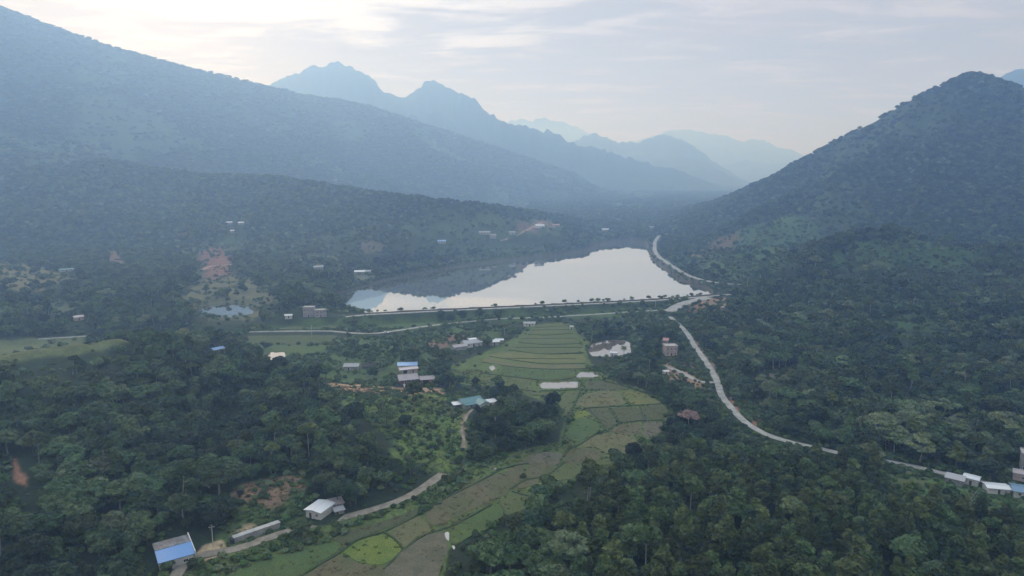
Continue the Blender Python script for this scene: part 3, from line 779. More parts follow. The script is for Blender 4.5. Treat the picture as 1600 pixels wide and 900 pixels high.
ICO_V = None
def ico(sub):
    bm = bmesh.new(); bmesh.ops.create_icosphere(bm, subdivisions=sub, radius=1)
    v = np.array([x.co[:] for x in bm.verts]); f = np.array([[y.index for y in x.verts] for x in bm.faces]); bm.free(); return v, f
ICO1, ICO2 = ico(1), ico(2)
def crown_geo(r_, lobes, n_leaf, leaf, core=0.80):
    """leaf-cluster faces spread over and inside a set of lobes: lobes = [(cx,cy,cz,rx,rz)]; returns verts, faces"""
    V = []; Fc = []; base = 0
    for (cx, cy, cz, rx, rz) in lobes:
        v, f = ICO2 if leaf < 0.6 else ICO1
        d = 1 + (r_.random(len(v)) - 0.5) * 0.45
        vv = v * d[:, None] * np.array([rx, rx, rz]) * core + np.array([cx, cy, cz])
        V.append(vv); Fc += [tuple(x + base) for x in f]; base += len(vv)
    tot = sum(l[3] ** 2 for l in lobes)
    for (cx, cy, cz, rx, rz) in lobes:
        n = int(n_leaf * rx * rx / tot)
        u_ = r_.normal(size=(n, 3)); u_ /= np.linalg.norm(u_, axis=1)[:, None]
        low = u_[:, 2] < -0.3; u_[low, 2] *= -1
        rad = 0.78 + 0.34 * r_.random(n)
        c = u_ * rad[:, None] * np.array([rx, rx, rz]) + np.array([cx, cy, cz])
        nrm = u_ * 0.9 + r_.normal(size=(n, 3)) * 0.55 + np.array([0, 0, 0.35]); nrm /= np.linalg.norm(nrm, axis=1)[:, None]
        t = np.cross(nrm, r_.normal(size=(n, 3))); t /= np.linalg.norm(t, axis=1)[:, None] + 1e-9
        b = np.cross(nrm, t)
        s = leaf * (0.6 + 0.8 * r_.random(n))[:, None]
        # each clump: a bent five-sided spray
        pts = [c - t * s * .5 - b * s * .25, c - b * s * .55 - nrm * s * .12, c + t * s * .5 - b * s * .2, c + t * s * .25 + b * s * .5 - nrm * s * .15, c - t * s * .3 + b * s * .45]
        vv = np.stack(pts, 1).reshape(-1, 3); V.append(vv)
        Fc += [tuple(range(base + 5 * i, base + 5 * i + 5)) for i in range(n)]; base += 5 * n
    return np.concatenate(V), Fc
def limb(V, Fc, p0, p1, r0, r1, k=6):
    p0 = np.array(p0, float); p1 = np.array(p1, float); d = p1 - p0; d /= np.linalg.norm(d)
    t = np.cross(d, [0.3, 1, 0.1]); t /= np.linalg.norm(t); b = np.cross(d, t); s = len(V)
    for p, r in ((p0, r0), (p1, r1)):
        for j in range(k):
            a = 2 * math.pi * j / k; V.append(p + r * (math.cos(a) * t + math.sin(a) * b))
    for j in range(k): Fc.append((s + j, s + (j + 1) % k, s + k + (j + 1) % k, s + k + j))
    Fc.append(tuple(s + k + j for j in range(k)))
def trunk_geo(r_, h, r0, lobes, lean=0.3):
    V = []; Fc = []
    top = np.array([r_.normal() * lean, r_.normal() * lean, h])
    mid = top * 0.5 + np.array([r_.normal() * .15, r_.normal() * .15, 0])
    limb(V, Fc, (0, 0, -1.0), mid, r0, r0 * .72); limb(V, Fc, mid, top, r0 * .72, r0 * .45)
    for l in lobes[:6]:
        limb(V, Fc, mid * .4 + top * .6, (l[0] * .8, l[1] * .8, l[2]), r0 * .4, r0 * .12, 4)
    return np.array(V), Fc
def tree_shape(kind, seed):
    r_ = np.random.default_rng(seed); L = []
    if kind == 'broad':      # rounded, several humps
        R_ = 3.0; hgt = 7.5
        for i in range(8):
            a = i * 2.4 + r_.random(); q = R_ * (0.15 + 0.52 * r_.random())
            L.append((math.cos(a) * q, math.sin(a) * q, hgt - 2.6 + r_.normal() * .7 - q * .35 + 1.0, 1.25 + .6 * r_.random(), 1.0 + .5 * r_.random()))
        L.append((0, 0, hgt - 1.2, 1.7, 1.3)); return L, hgt - 3.2, .2
    if kind == 'narrow':     # plantation tree: tall oval crown
        for i in range(6):
            z = 4.0 + i * .95; a = r_.random() * 6.3; q = .45
            L.append((math.cos(a) * q, math.sin(a) * q, z, 1.75 - .2 * i + r_.random() * .3, .95))
        return L, 7.0, .12
    if kind == 'spread':     # wide umbrella of separate pads
        for i in range(10):
            a = i * 2.4 + r_.random() * .6; q = 3.6 * math.sqrt((i + .3) / 10)
            L.append((math.cos(a) * q, math.sin(a) * q, 8.0 - q * .45 + r_.normal() * .5, 1.2 + .5 * r_.random(), .65 + .2 * r_.random()))
        return L, 6.5, .26
    if kind == 'clump':      # ragged, leaning mass
        for i in range(7):
            a = r_.random() * 6.3; q = 2.2 * r_.random() ** .5
            L.append((math.cos(a) * q, math.sin(a) * q, 2.2 + 4.6 * r_.random() * (1 - q / 4), 1.1 + .7 * r_.random(), 1.0 + .6 * r_.random()))
        return L, 4.5, .18
    if kind == 'tall':       # emergent tree with crown high on a bare stem
        for i in range(6):
            a = r_.random() * 6.3; q = 1.5 * r_.random() ** .5
            L.append((math.cos(a) * q, math.sin(a) * q, 8.2 + 2.2 * r_.random(), 1.0 + .6 * r_.random(), .8 + .4 * r_.random()))
        return L, 8.8, .17
    if kind == 'bush':
        for i in range(4):
            a = r_.random() * 6.3; q = .7 * r_.random()
            L.append((math.cos(a) * q, math.sin(a) * q, .5 + .4 * r_.random(), .7 + .3 * r_.random(), .5 + .3 * r_.random()))
        return L, .8, .05
HI = {}
def proto(kind, seed, leafmat, bark, n, leaf):
    L, th, r0 = tree_shape(kind, seed); r_ = np.random.default_rng(seed + 100)
    cv, cf = crown_geo(r_, L, n, leaf); tv, tf = trunk_geo(r_, th, r0, L)
    return (cv, cf, leafmat), (tv, tf, bark)
def mesh_only(name, v, f, m):
    me = bpy.data.meshes.new(name); me.from_pydata(v.tolist(), [], [tuple(int(i) for i in x) for x in f]); me.materials.append(m); me.update(); return me
PROTO_DEF = [('broad', 1, LEAF, BARK), ('broad', 2, LEAF, BARK), ('broad', 3, LEAF3, BARK), ('narrow', 4, LEAF2, PALEBARK), ('narrow', 5, LEAF2, PALEBARK), ('narrow', 6, LEAF, BARK),
             ('spread', 7, LEAF, PALEBARK), ('clump', 8, LEAF3, BARK), ('clump', 9, LEAF, BARK), ('tall', 10, LEAF2, PALEBARK), ('spread', 11, LEAF4, PALEBARK), ('broad', 12, LEAF4, BARK)]
CROWN_R = {'broad': 3.3, 'narrow': 1.9, 'spread': 4.2, 'clump': 2.9, 'tall': 2.2}
CROWN_H = {'broad': 8.3, 'narrow': 9.6, 'spread': 8.6, 'clump': 7.4, 'tall': 11}
hi_meshes = []
for kind, seed, lm, bk in PROTO_DEF:
    (cv, cf, _), (tv, tf, _) = proto(kind, seed, lm, bk, 1500, 0.62)
    hi_meshes.append((mesh_only('crown', cv, cf, lm), mesh_only('trunk', tv, tf, bk)))
def joined(name, kind, seed, lm, bk, n, leaf):
    (cv, cf, _), (tv, tf, _) = proto(kind, seed, lm, bk, n, leaf)
    me = bpy.data.meshes.new(name)
    me.from_pydata(np.concatenate([cv, tv]).tolist(), [], [tuple(int(i) for i in x) for x in cf] + [tuple(int(i) + len(cv) for i in x) for x in tf])
    me.materials.append(lm); me.materials.append(bk)
    me.polygons.foreach_set('material_index', np.r_[np.zeros(len(cf)), np.ones(len(tf))].astype(np.int32)); me.update()
    return bpy.data.objects.new(name, me)
srcs = bpy.data.collections.new('foliage_sources')     # instanced by the forest mass only
K = len(PROTO_DEF)
for i, (kind, seed, lm, bk) in enumerate(PROTO_DEF): srcs.objects.link(joined('a%02d_tree' % i, kind, seed, lm, bk, 1100, 0.72))
for i, (kind, seed, lm, bk) in enumerate(PROTO_DEF): srcs.objects.link(joined('b%02d_tree' % i, kind, seed, lm, bk, 330, 1.15))
bsrc = bpy.data.collections.new('bush_sources')
for i, (seed, lm) in enumerate([(21, LEAF5), (22, LEAF5), (23, LEAF5), (24, LEAF4), (25, LEAF)]): bsrc.objects.link(joined('c%02d_bush' % i, 'bush', seed, lm, BARK, 130, 0.42))
def tuft_obj(name, seed, m):
    r_ = np.random.default_rng(seed); V = []; Fc = []
    for i in range(26):
        a = r_.random() * 6.3; q = .5 * r_.random(); x, y = math.cos(a) * q, math.sin(a) * q; h = .35 + .4 * r_.random(); t = r_.random() * 6.3
        s = len(V); w = .05; V += [(x - w * math.cos(t), y - w * math.sin(t), 0), (x + w * math.cos(t), y + w * math.sin(t), 0), (x + .3 * math.cos(a), y + .3 * math.sin(a), h)]; Fc.append((s, s + 1, s + 2))
    me = bpy.data.meshes.new(name); me.from_pydata(V, [], Fc); me.materials.append(m); return bpy.data.objects.new(name, me)
gsrc = bpy.data.collections.new('grass_sources')
for i, (sd, m) in enumerate([(31, mat('green_blades', (0.06, 0.10, 0.03), .9, .4, 1)), (32, mat('straw_blades', (0.20, 0.17, 0.09), .9, .4, 1)), (33, mat('dark_blades', (0.03, 0.05, 0.02), .9, .4, 1))]): gsrc.objects.link(tuft_obj('d%02d_tuft' % i, sd, m))

def scatter(name, P, idx, rot, scl, coll, label):
    me = bpy.data.meshes.new(name); me.vertices.add(len(P)); me.vertices.foreach_set('co', P.astype(np.float32).ravel())
    a = me.attributes.new('pick', 'INT', 'POINT'); a.data.foreach_set('value', idx.astype(np.int32))
    a = me.attributes.new('turn', 'FLOAT_VECTOR', 'POINT'); a.data.foreach_set('vector', np.c_[rot[:, 0], rot[:, 1], rot[:, 2]].astype(np.float32).ravel())
    a = me.attributes.new('size', 'FLOAT_VECTOR', 'POINT'); a.data.foreach_set('vector', scl.astype(np.float32).ravel())
    o = bpy.data.objects.new(name, me); COL.objects.link(o)
    ng = bpy.data.node_groups.new(name + '_spread', 'GeometryNodeTree')
    ng.interface.new_socket('Geometry', in_out='INPUT', socket_type='NodeSocketGeometry'); ng.interface.new_socket('Geometry', in_out='OUTPUT', socket_type='NodeSocketGeometry')
    n = ng.nodes; l = ng.links; gi = n.new('NodeGroupInput'); go = n.new('NodeGroupOutput'); ip = n.new('GeometryNodeInstanceOnPoints'); ci = n.new('GeometryNodeCollectionInfo')
    ci.inputs['Collection'].default_value = coll; ci.inputs['Separate Children'].default_value = True; ci.inputs['Reset Children'].default_value = True
    def att(nm, ty):
        q = n.new('GeometryNodeInputNamedAttribute'); q.data_type = ty; q.inputs['Name'].default_value = nm
        return [s for s in q.outputs if s.enabled and s.name == 'Attribute'][0]
    l.new(gi.outputs[0], ip.inputs['Points']); l.new(ci.outputs[0], ip.inputs['Instance']); ip.inputs['Pick Instance'].default_value = True
    l.new(att('pick', 'INT'), ip.inputs['Instance Index']); l.new(att('turn', 'FLOAT_VECTOR'), ip.inputs['Rotation']); l.new(att('size', 'FLOAT_VECTOR'), ip.inputs['Scale'])
    l.new(ip.outputs[0], go.inputs[0])
    md = o.modifiers.new('spread', 'NODES'); md.node_group = ng
    tag(o, label, kind='stuff'); return o

# ------------------------------------------------------------------ visibility horizon along each direction from the polar ground
TANEL = (GZ - H) / RR
HOR = np.maximum.accumulate(TANEL, axis=0)
def visible(X, Y, Ztop, margin=0.0):
    a = np.arctan2(X, Y); r = np.hypot(X, Y)
    i = np.clip(np.searchsorted(az, a), 0, na - 1); j = np.clip(np.searchsorted(rr, r) - 2, 0, nr - 1)
    return (Ztop - H) / r > HOR[j, i] - margin

# ------------------------------------------------------------------ sight lines and plots kept free of trees
CORR = []     # (x0,y0,x1,y1,radius)
def keep_clear(x, y, z, rad, tree_h=9.5, z_see=0.0, amount=1.0):
    r = math.hypot(x, y); slope = (H - z - z_see) / r
    Lb = min(tree_h / max(slope, 0.05), 160) * amount
    k = max(0, (r - Lb)) / r
    CORR.append((x, y, x * k, y * k, rad))
for nm, L, wd in ROADS:
    hide = {'valley_road', 'village_road'}
    for i in range(0, len(L)):
        x, y, z = L[i]; px, py = project(x, y, z)
        am = 1.0 if nm != 'valley_road' else 0.6 if px < 1190 else 0.62
        if nm == 'valley_road' and (px > 1490 or (1318 < px < 1388) or (1200 < px < 1500 and vnoise(np.array(px / 14.), np.array(3.)) < .42) or (582 < py < 614 and px > 1105) or (1040 < px < 1062 and 496 < py < 516)): am = 0.0
        if nm == 'village_road' and (px < 235 or 300 < px < 395 or 530 < px < 552 or 630 < px < 780): am = 0.0
        if nm == 'dirt_road' and (460 < px < 492 or px < 268): am = 0.15
        if nm == 'dam_road' and (670 < px < 800): am = 0.3
        keep_clear(x, y, z, wd / 2 + 1.6, amount=am)
        CORR.append((x, y, x, y, wd / 2 + 2.2))
for key, (x, y, z) in SITES.items():
    r = [p[3] for p in PADS if abs(p[0] - x) < .01 and abs(p[1] - y) < .01][0]
    am = {'facade_house': 0.4, 'red_roofs': 0.3, 'edge_shed': 0.9, 'long_roofs': 0.8, 'teal_house': 0.55, 'shell_house': .6}.get(key, 1.0)
    keep_clear(x, y, z, r * 0.95, amount=am, z_see=1.0)
    CORR.append((x, y, x, y, r + 1.0))
for poly, z in PONDS:
    c = poly.mean(0); rd = np.hypot(*(poly - c).T).max()
    for p in wobble(poly, 6, 0.01): keep_clear(p[0], p[1], z, 2.0)
NROAD = 0
for a_, b_ in ((24, 722), (32, 738), (42, 756)):
    p_ = hit(a_, b_); keep_clear(p_[0], p_[1], p_[2], 2.6)
CORR = np.array(CORR)
def plots_free(X, Y, pad=.8):
    ok = np.ones(X.shape, bool)
    for nm, L, wd in ROADS:
        d, _, _ = seg_near(X, Y, L); ok &= d > wd / 2 + pad
    for x, y, z, r in PADS: ok &= np.hypot(X - x, Y - y) > r * .92
    return ok
def corridor_free(X, Y, extra=0.0):
    ok = np.ones(X.shape, bool)
    for x0, y0, x1, y1, rad in CORR:
        m = (X > min(x0, x1) - rad - 4) & (X < max(x0, x1) + rad + 4) & (Y > min(y0, y1) - rad - 4) & (Y < max(y0, y1) + rad + 4) & ok
        if not m.any(): continue
        dx, dy = x1 - x0, y1 - y0; L = dx * dx + dy * dy + 1e-9
        t = np.clip(((X[m] - x0) * dx + (Y[m] - y0) * dy) / L, 0, 1)
        d = np.hypot(X[m] - x0 - t * dx, Y[m] - y0 - t * dy)
        idx = np.where(m)[0]; ok[idx[d < rad + extra]] = False
    return ok
# rows of picked valley trees: groves that stand in the open land (photo outlines -> ground)
GROVES = [hit_poly(p) for p in [
 [(752,655),(775,635),(800,618),(825,632),(850,640),(872,655),(868,680),(830,700),(790,712),(760,722),(735,715),(735,690)],
 [(735,718),(770,700),(790,712),(740,735),(690,752),(640,778),(580,800),(520,820),(500,828),(560,812),(620,792),(680,758)],
 [(672,497),(700,502),(735,498),(760,500),(745,508),(690,510)], [(735,495),(765,492),(800,497),(790,506),(750,506)],
 [(640,545),(700,556),(745,548),(790,530),(815,520),(812,512),(770,512),(745,520),(720,548),(690,560),(660,556)],
 [(985,500),(1030,498),(1044,515),(1040,545),(1028,575),(1000,596),(965,592),(940,572),(955,560),(985,556),(1000,545),(1000,520)],
 [(545,505),(580,508),(580,545),(560,560),(540,540)], [(590,530),(640,528),(668,545),(655,560),(640,552),(600,556)], [(662,575),(690,580),(695,600),(675,605),(660,596)],
 [(400,492),(450,485),(520,480),(560,482),(560,500),(470,500),(400,503)], [(285,530),(340,518),(368,530),(368,548),(330,545)],
 [(1040,545),(1070,520),(1082,545),(1100,570),(1090,570),(1060,555),(1045,552)], [(1045,600),(1090,612),(1120,608),(1130,650),(1100,680),(1050,680),(1042,640)],
 [(790,608),(802,600),(806,620),(780,628),(762,625),(770,610)], [(930,500),(985,502),(990,516),(950,528),(895,525),(895,508)], [(515,565),(610,570),(615,590),(520,592)], [(440,560),(500,565),(500,590),(450,580)], [(920,560),(950,560),(965,590),(930,585),(915,575)]]]
DENSE = [1.0] * len(GROVES)
DENSE[15] = .25; DENSE[16] = .2; DENSE[17] = .5; DENSE[6] = .6; DENSE[7] = .7; DENSE[4] = .75
SHORE = hit_poly([(600,424),(650,414),(700,405),(760,398),(830,393),(850,388),(820,380),(740,388),(660,396),(590,410)])
def tree_field(X, Y):
    """0..1 chance that a candidate spot carries a tree; bushes' chance"""
    t = np.full(X.shape, 0.97); b = np.full(X.shape, 0.25)
    n = (fbm(X / 8, Y / 8, 3) - .5) * 6
    for poly, c, tr, bu, edge in CLEAR:
        sd = sdist(X, Y, poly, 30); m = sd + n * (edge / 4) < 1.5
        t[m] = tr; b[m] = bu
    for g, dn in zip(GROVES, DENSE):
        m = sdist(X, Y, g, 30) + n * .3 < 0
        t[m] = .9 * dn; b[m] = .7
    m = sdist(X, Y, SHORE, 60) < 3; t[m] = .97
    m = sdist(X, Y, LAKE, 30) < 4; t[m] = 0; b[m] = 0
    dd, _, _ = seg_near(X, Y, DAM); m = dd < 22; t[m & (sdist(X, Y, GROVES[2], 30) > 0) & (sdist(X, Y, GROVES[3], 30) > 0)] *= 0.0
    b[dd < 6] = 0
    for poly, z in PONDS:
        m = sdist(X, Y, poly, 12) < 1.5; t[m] = 0; b[m] = 0
    # natural thinning on the mountain sides
    sc = sstep(0.56, 0.68, fbm(X / 210 + 40, Y / 210, 4)) * sstep(600, 900, np.hypot(X, Y))
    t = t * (1 - 0.75 * sc); b = b + .5 * sc
    return t, b

# candidate spots: jittered rings round the viewpoint, wider apart with distance
pts = []
r = 165.0
while r < 3700:
    s = max(5.2, r * 0.0048)
    wide = R(40)
    n = int(2 * wide * r / s)
    a = (np.arange(n) + rng.random(n) * .9) / n * 2 * wide - wide
    q = r + (rng.random(n) - .5) * s * .95
    pts.append(np.c_[np.sin(a) * q, np.cos(a) * q, np.full(n, s)])
    r += s
pts = np.concatenate(pts)
X, Y, S = pts.T
td, bd = tree_field(X, Y)
# a crown also hides what lies behind it: open plots stay in sight
Zc = height(X, Y); openb = np.zeros(len(X), bool)
for hh_ in (3.5, 6.5, 9.5):
    k_ = np.where(Zc > 60, 1.0, np.minimum((H - Zc) / np.maximum(H - Zc - hh_, 12), 1.4))
    tb, _ = tree_field(X * k_, Y * k_)
    openb |= (tb < .3) & (k_ > 1) & (sdist(X * k_, Y * k_, LAKE, 30) > 5)
openb &= rng.random(len(X)) < .86
td = np.where(openb, np.minimum(td, .06), td)
keep = rng.random(len(X)) < td
X, Y, S = X[keep], Y[keep], S[keep]
RRR = np.hypot(X, Y)
Z = height(X, Y)
vis = visible(X, Y, Z + 11, 0.004); X, Y, S, Z, RRR = X[vis], Y[vis], S[vis], Z[vis], RRR[vis]
fr = corridor_free(X, Y, 2.2); X, Y, S, Z, RRR = X[fr], Y[fr], S[fr], Z[fr], RRR[fr]
NTREE = len(X)
# which kind stands where
mix = (fbm(X / 45 + 7, Y / 45, 3) - .5) * 1.35 + .5 + .05 * (X > 120) + (rng.random(NTREE) - .5) * .35
right_near = (X > 20) & (Y < 330) & (Y < 262 + X * 0.05)
kindi = np.zeros(NTREE, int)
u01 = rng.random(NTREE)
kindi = np.select([mix < .38, mix < .5, mix < .6, mix < .7], [np.where(u01 < .5, 2, 7), np.where(u01 < .5, 0, 8), np.where(u01 < .5, 1, 0), np.where(u01 < .6, 5, 6)], np.where(u01 < .45, 11, np.where(u01 < .7, 10, 6)))
kindi = np.where(u01 > .965, 9, kindi)
kindi = np.where(right_near, np.select([u01 < .4, u01 < .75, u01 < .86, u01 < .93], [3, 4, 5, 9], 1), kindi)
farm = RRR > 750
kindi = np.where(farm, np.select([u01 < .3, u01 < .55, u01 < .75, u01 < .9], [0, 1, 2, 8], np.where(fbm(X / 90, Y / 90, 2) > .5, 11, 7)), kindi)
Z = Z - np.clip((RRR - 700) / 900, 0, 1) * 4.6
onsh = sdist(X, Y, SHORE, 60) < 4
kindi = np.where(onsh, np.where(u01 < .6, 2, 7), kindi)
lh = (X < 0) & (Y < 380)
kindi = np.where(lh & (kindi == 10), 6, kindi)
base_s = np.where(right_near, 1.0, 1.0)
sc = np.where(RRR > 900, 0.76 + .3 * rng.random(NTREE), 0.64 + .78 * rng.random(NTREE) ** 1.5) * np.clip(S / 5.2, 0.9, 3.2) * (0.86 + .3 * fbm(X / 30, Y / 30 + 11, 2))
hs = sc / np.clip(S / 7.5, 1, 2.2)
sc = np.where(right_near, sc * 1.28, sc * 1.12); hs = np.where(right_near, hs * 1.05, hs)
# smaller trees round the open village land
sc = np.where(onsh, sc * 1.3, sc); hs = np.where(onsh, hs * 1.3, hs)
inop = np.zeros(NTREE, bool)
for g in GROVES[1:]: inop |= sdist(X, Y, g, 20) < 2
sc = np.where(inop, sc * .78, sc); hs = np.where(inop, hs * .78, hs)
rotz = rng.random(NTREE) * 6.283
tiltx = rng.normal(size=NTREE) * .05; tilty = rng.normal(size=NTREE) * .05

# ------------------------------------------------------------------ the nearest trees are things of their own; the rest is one forest
PX, PY = project(X, Y, Z + 6)
inframe = (PX > 8) & (PX < 1592) & (PY < 893) & (PY > 0)
seen = visible(X, Y, Z + 6, 0.0)
order = np.argsort(np.where(inframe & seen, RRR, 1e9) / (sc * 1.0))
NIND = 280
pick = order[:NIND]
GREAT = {'broad': 'rounded', 'narrow': 'tall narrow', 'spread': 'wide flat topped', 'clump': 'low ragged', 'tall': 'thin long stemmed'}
TONE = {2: 'dark', 7: 'dark', 10: 'pale', 11: 'pale'}
cache = {}
def root_empty(name, loc, rz=0.0):
    o = bpy.data.objects.new(name, None); COL.objects.link(o); o.location = loc; o.rotation_euler = (0, 0, rz); o.empty_display_size = .5; return o
def plant(name, ki, loc, rz, sx, sz, tilt=(0, 0)):
    if ki not in cache:
        r0 = bpy.data.objects.new(name, None); COL.objects.link(r0)
        cr = bpy.data.objects.new('crown', hi_meshes[ki][0]); tr = bpy.data.objects.new('trunk', hi_meshes[ki][1])
        for c in (cr, tr): COL.objects.link(c); c.parent = r0
        cache[ki] = (r0, cr, tr); r = r0
    else:
        r0, cr0, tr0 = cache[ki]
        r = r0.copy(); r.name = name; COL.objects.link(r)
        for c0, nn in ((cr0, 'crown'), (tr0, 'trunk')):
            c = c0.copy(); COL.objects.link(c); c.parent = r
    r.location = loc; r.rotation_euler = (tilt[0], tilt[1], rz); r.scale = (sx, sx, sz)
    return r
LAND = [(SITES['blue_shed'], 'the blue roofed shed'), (SITES['white_hut'], 'the white roofed hut'), (SITES['long_wall'], 'the long grey wall'), (SITES['teal_house'], 'the teal roofed house'), (SITES['edge_white'], 'the sheds by the road')]
soilc = [(hit(30, 738), 'the orange soil scar'), (hit(420, 772), 'the bare brown bank'), (hit(320, 862), 'the bend of the dirt road'), (hit(283, 893), 'the foot of the dirt road')]
for s, t in soilc: LAND.append((s, t))
fieldedge = ROADS[0][1]
usedlab = {}
for i in pick:
    k = kindi[i]; kd = PROTO_DEF[k][0]
    dl = sorted((math.hypot(X[i] - p[0], Y[i] - p[1]), t) for p, t in LAND)
    size = 'big' if sc[i] > 1.12 else 'small' if sc[i] < .86 else 'middle sized'
    tone = TONE.get(k, '')
    left = X[i] < -10
    if dl[0][0] < 12: where = 'standing beside ' + dl[0][1]
    else:
        row = max(0, int((PY[i] * 0 + (893 - project(X[i], Y[i], Z[i] + 6)[1])) / 19))
        nth = ['bottom', 'second', 'third', 'fourth', 'fifth', 'sixth', 'seventh', 'eighth', 'ninth', 'tenth'][min(row, 9)]
        px_ = PX[i]
        if not left:
            at = [(745, 'right beside the wet grey stubble field'), (800, 'below the green paddy'), (860, 'below the bright paddy'), (920, 'below the paddies'), (985, 'below the widest paddies'), (1050, 'left under the pinkish pale tree'), (1110, 'straight under the pinkish pale tree'),
                  (1170, 'under the roadside soil cut'), (1230, 'under the road bend'), (1290, 'just past the road bend'), (1350, 'under the gap in the road'), (1410, 'under the light green strip'), (1470, 'left of the dead forked tree'), (1530, 'under the dead forked tree'), (9999, 'right of the dead forked tree')]
        else:
            at = [(50, 'at the left frame edge'), (95, 'below the orange scar'), (140, 'right of the orange scar'), (185, 'well left of the blue roofed shed'), (235, 'left of the blue roofed shed'), (290, 'above the blue roofed shed'), (345, 'above the utility pole'), (400, 'above the long wall'), (470, 'above the brown bank'), (540, 'above the white roofed hut'), (600, 'above the dirt road bend'), (9999, 'above the upper dirt road')]
        where = 'in the %s row of crowns, %s' % (nth, [t for q, t in at if px_ < q][0])
    w = ' '.join(x for x in (size, tone, GREAT[kd], 'tree') if x) + ' ' + where
    w = w.replace('middle sized', 'medium').replace('wide flat topped', 'flat topped').replace('thin long stemmed', 'long stemmed')
    if len(w.split()) > 16: w = w.replace('tall narrow ', 'narrow ').replace('in the ', '')
    o = plant('plantation_tree' if right_near[i] else 'broadleaf_tree', int(k), (X[i], Y[i], Z[i]), rotz[i], sc[i], hs[i], (tiltx[i], tilty[i]))
    tag(o, w, 'tree', 'trees of the plantation on the near hill' if right_near[i] else 'trees of the wood on the left hill' if left else 'trees at the edge of the valley')
    usedlab[w] = usedlab.get(w, 0) + 1
rest = np.ones(NTREE, bool); rest[pick] = False
near = RRR < 520
pk = np.where(near, kindi, kindi + K)
scatter('forest', np.c_[X, Y, Z][rest], pk[rest], np.c_[tiltx, tilty, rotz][rest], np.c_[sc, sc, hs][rest], srcs, 'dense green forest covering the hills and mountain sides')
print('TREES', NTREE, 'labels', len(usedlab), 'max share', max(usedlab.values()))

# undergrowth
pts = []
r = 165.0
while r < 1500:
    s = max(2.4, r * 0.0062)
    n = int(2 * R(39) * r / s)
    a = (np.arange(n) + rng.random(n)) / n * R(78) - R(39); q = r + (rng.random(n) - .5) * s
    pts.append(np.c_[np.sin(a) * q, np.cos(a) * q, np.full(n, s)]); r += s
pts = np.concatenate(pts); bx, by, bs = pts.T
_, bden = tree_field(bx, by)
n = fbm(bx / 14, by / 14, 3)
# hedgerow-like strip between the dirt road and the paddies and along banks
incl0 = sdist(bx, by, CLEAR[0][0], 60)
dr, _, _ = seg_near(bx, by, ROADS[0][1])
strip = (dr < 13) & (dr > 3) & (incl0 < 2)
bden = np.where(incl0 < -6, np.where(strip, .9, 0.012), bden); bden = np.where(strip, .95, bden)
dv, _, _ = seg_near(bx, by, dict((q[0], q[1]) for q in ROADS)['valley_road']); dl_, _, _ = seg_near(bx, by, dict((q[0], q[1]) for q in ROADS)['lake_road'])
bden = np.where((dv < 34) | (dl_ < 30), np.maximum(bden, .9), bden); inl = sdist(bx, by, LAKE, 30) < .8; bden = np.where(inl & (height(bx, by) < LZ + .4), 0, bden)
ddm, _, _ = seg_near(bx, by, DAM); shoreb = (ddm > 9) & (sdist(bx, by, LAKE, 30) < 14) & (height(bx, by) > LZ + .35); bden = np.where(shoreb, .95, bden)
kp = (rng.random(len(bx)) < bden * np.where(shoreb | (dv < 34) | (dl_ < 30), 1, sstep(.3, .55, n) * 1.3) + np.where(strip, .6, 0)) 
for fpoly in [poly_z(p, 0) for mt, p in FIELDS]:
    kp &= ~((sdist(bx, by, fpoly, 10) < -0.5) & (rng.random(len(bx)) > .004))

bx, by, bs = bx[kp], by[kp], bs[kp]; kp = plots_free(bx, by) & (seg_near(bx, by, DAM)[0] > 5); bx, by, bs = bx[kp], by[kp], bs[kp]; bz = height(bx, by)
v = visible(bx, by, bz + 2, .003); bx, by, bs, bz = bx[v], by[v], bs[v], bz[v]
m = len(bx); s_ = (0.55 + .9 * rng.random(m)) * np.clip(bs / 2.6, 1, 1.5)
scatter('undergrowth', np.c_[bx, by, bz], rng.integers(0, 5, m), np.c_[np.zeros(m), np.zeros(m), rng.random(m) * 6.28], np.c_[s_, s_, s_ * .85], bsrc, 'low green bushes and weeds on the open slopes and banks')
# grass and stubble tufts on the valley floor
m = 42000
gx = rng.uniform(-190, 160, m); gy = rng.uniform(165, 420, m)
k0 = (sdist(gx, gy, CLEAR[0][0], 5) < -1) | (sdist(gx, gy, CLEAR[1][0], 5) < -1) | (sdist(gx, gy, CLEAR[21][0], 5) < -1)
k0 &= plots_free(gx, gy, .2) & (np.hypot(gx, gy) > 180)
for poly, z in PONDS: k0 &= sdist(gx, gy, poly, 12) > .6
fk = np.zeros(m, int)
for mt, p in FIELDS:
    ins = sdist(gx, gy, poly_z(p, 0), 5) < 0; fk[ins] = {'stubble': 2, 'grey': 2, 'tan': 2, 'dark': 2}.get(mt, 1)
k0 &= ((fk != 1) | (rng.random(m) < .12)) & ((fk != 2) | (rng.random(m) < .3))
gx, gy, fk = gx[k0], gy[k0], fk[k0]; gz = height(gx, gy); m = len(gx)
gi = np.where(fbm(gx / 16, gy / 16, 3) > .52, 1, 0); gi = np.where(rng.random(m) < .2, 2, gi); gi = np.where(fk == 2, 1, gi)
s_ = .6 + .8 * rng.random(m)
scatter('grass', np.c_[gx, gy, gz + .05], gi, np.c_[np.zeros(m), np.zeros(m), rng.random(m) * 6.28], np.c_[s_, s_, s_ * .7], gsrc, 'rough grass and stubble tufts over the paddies')

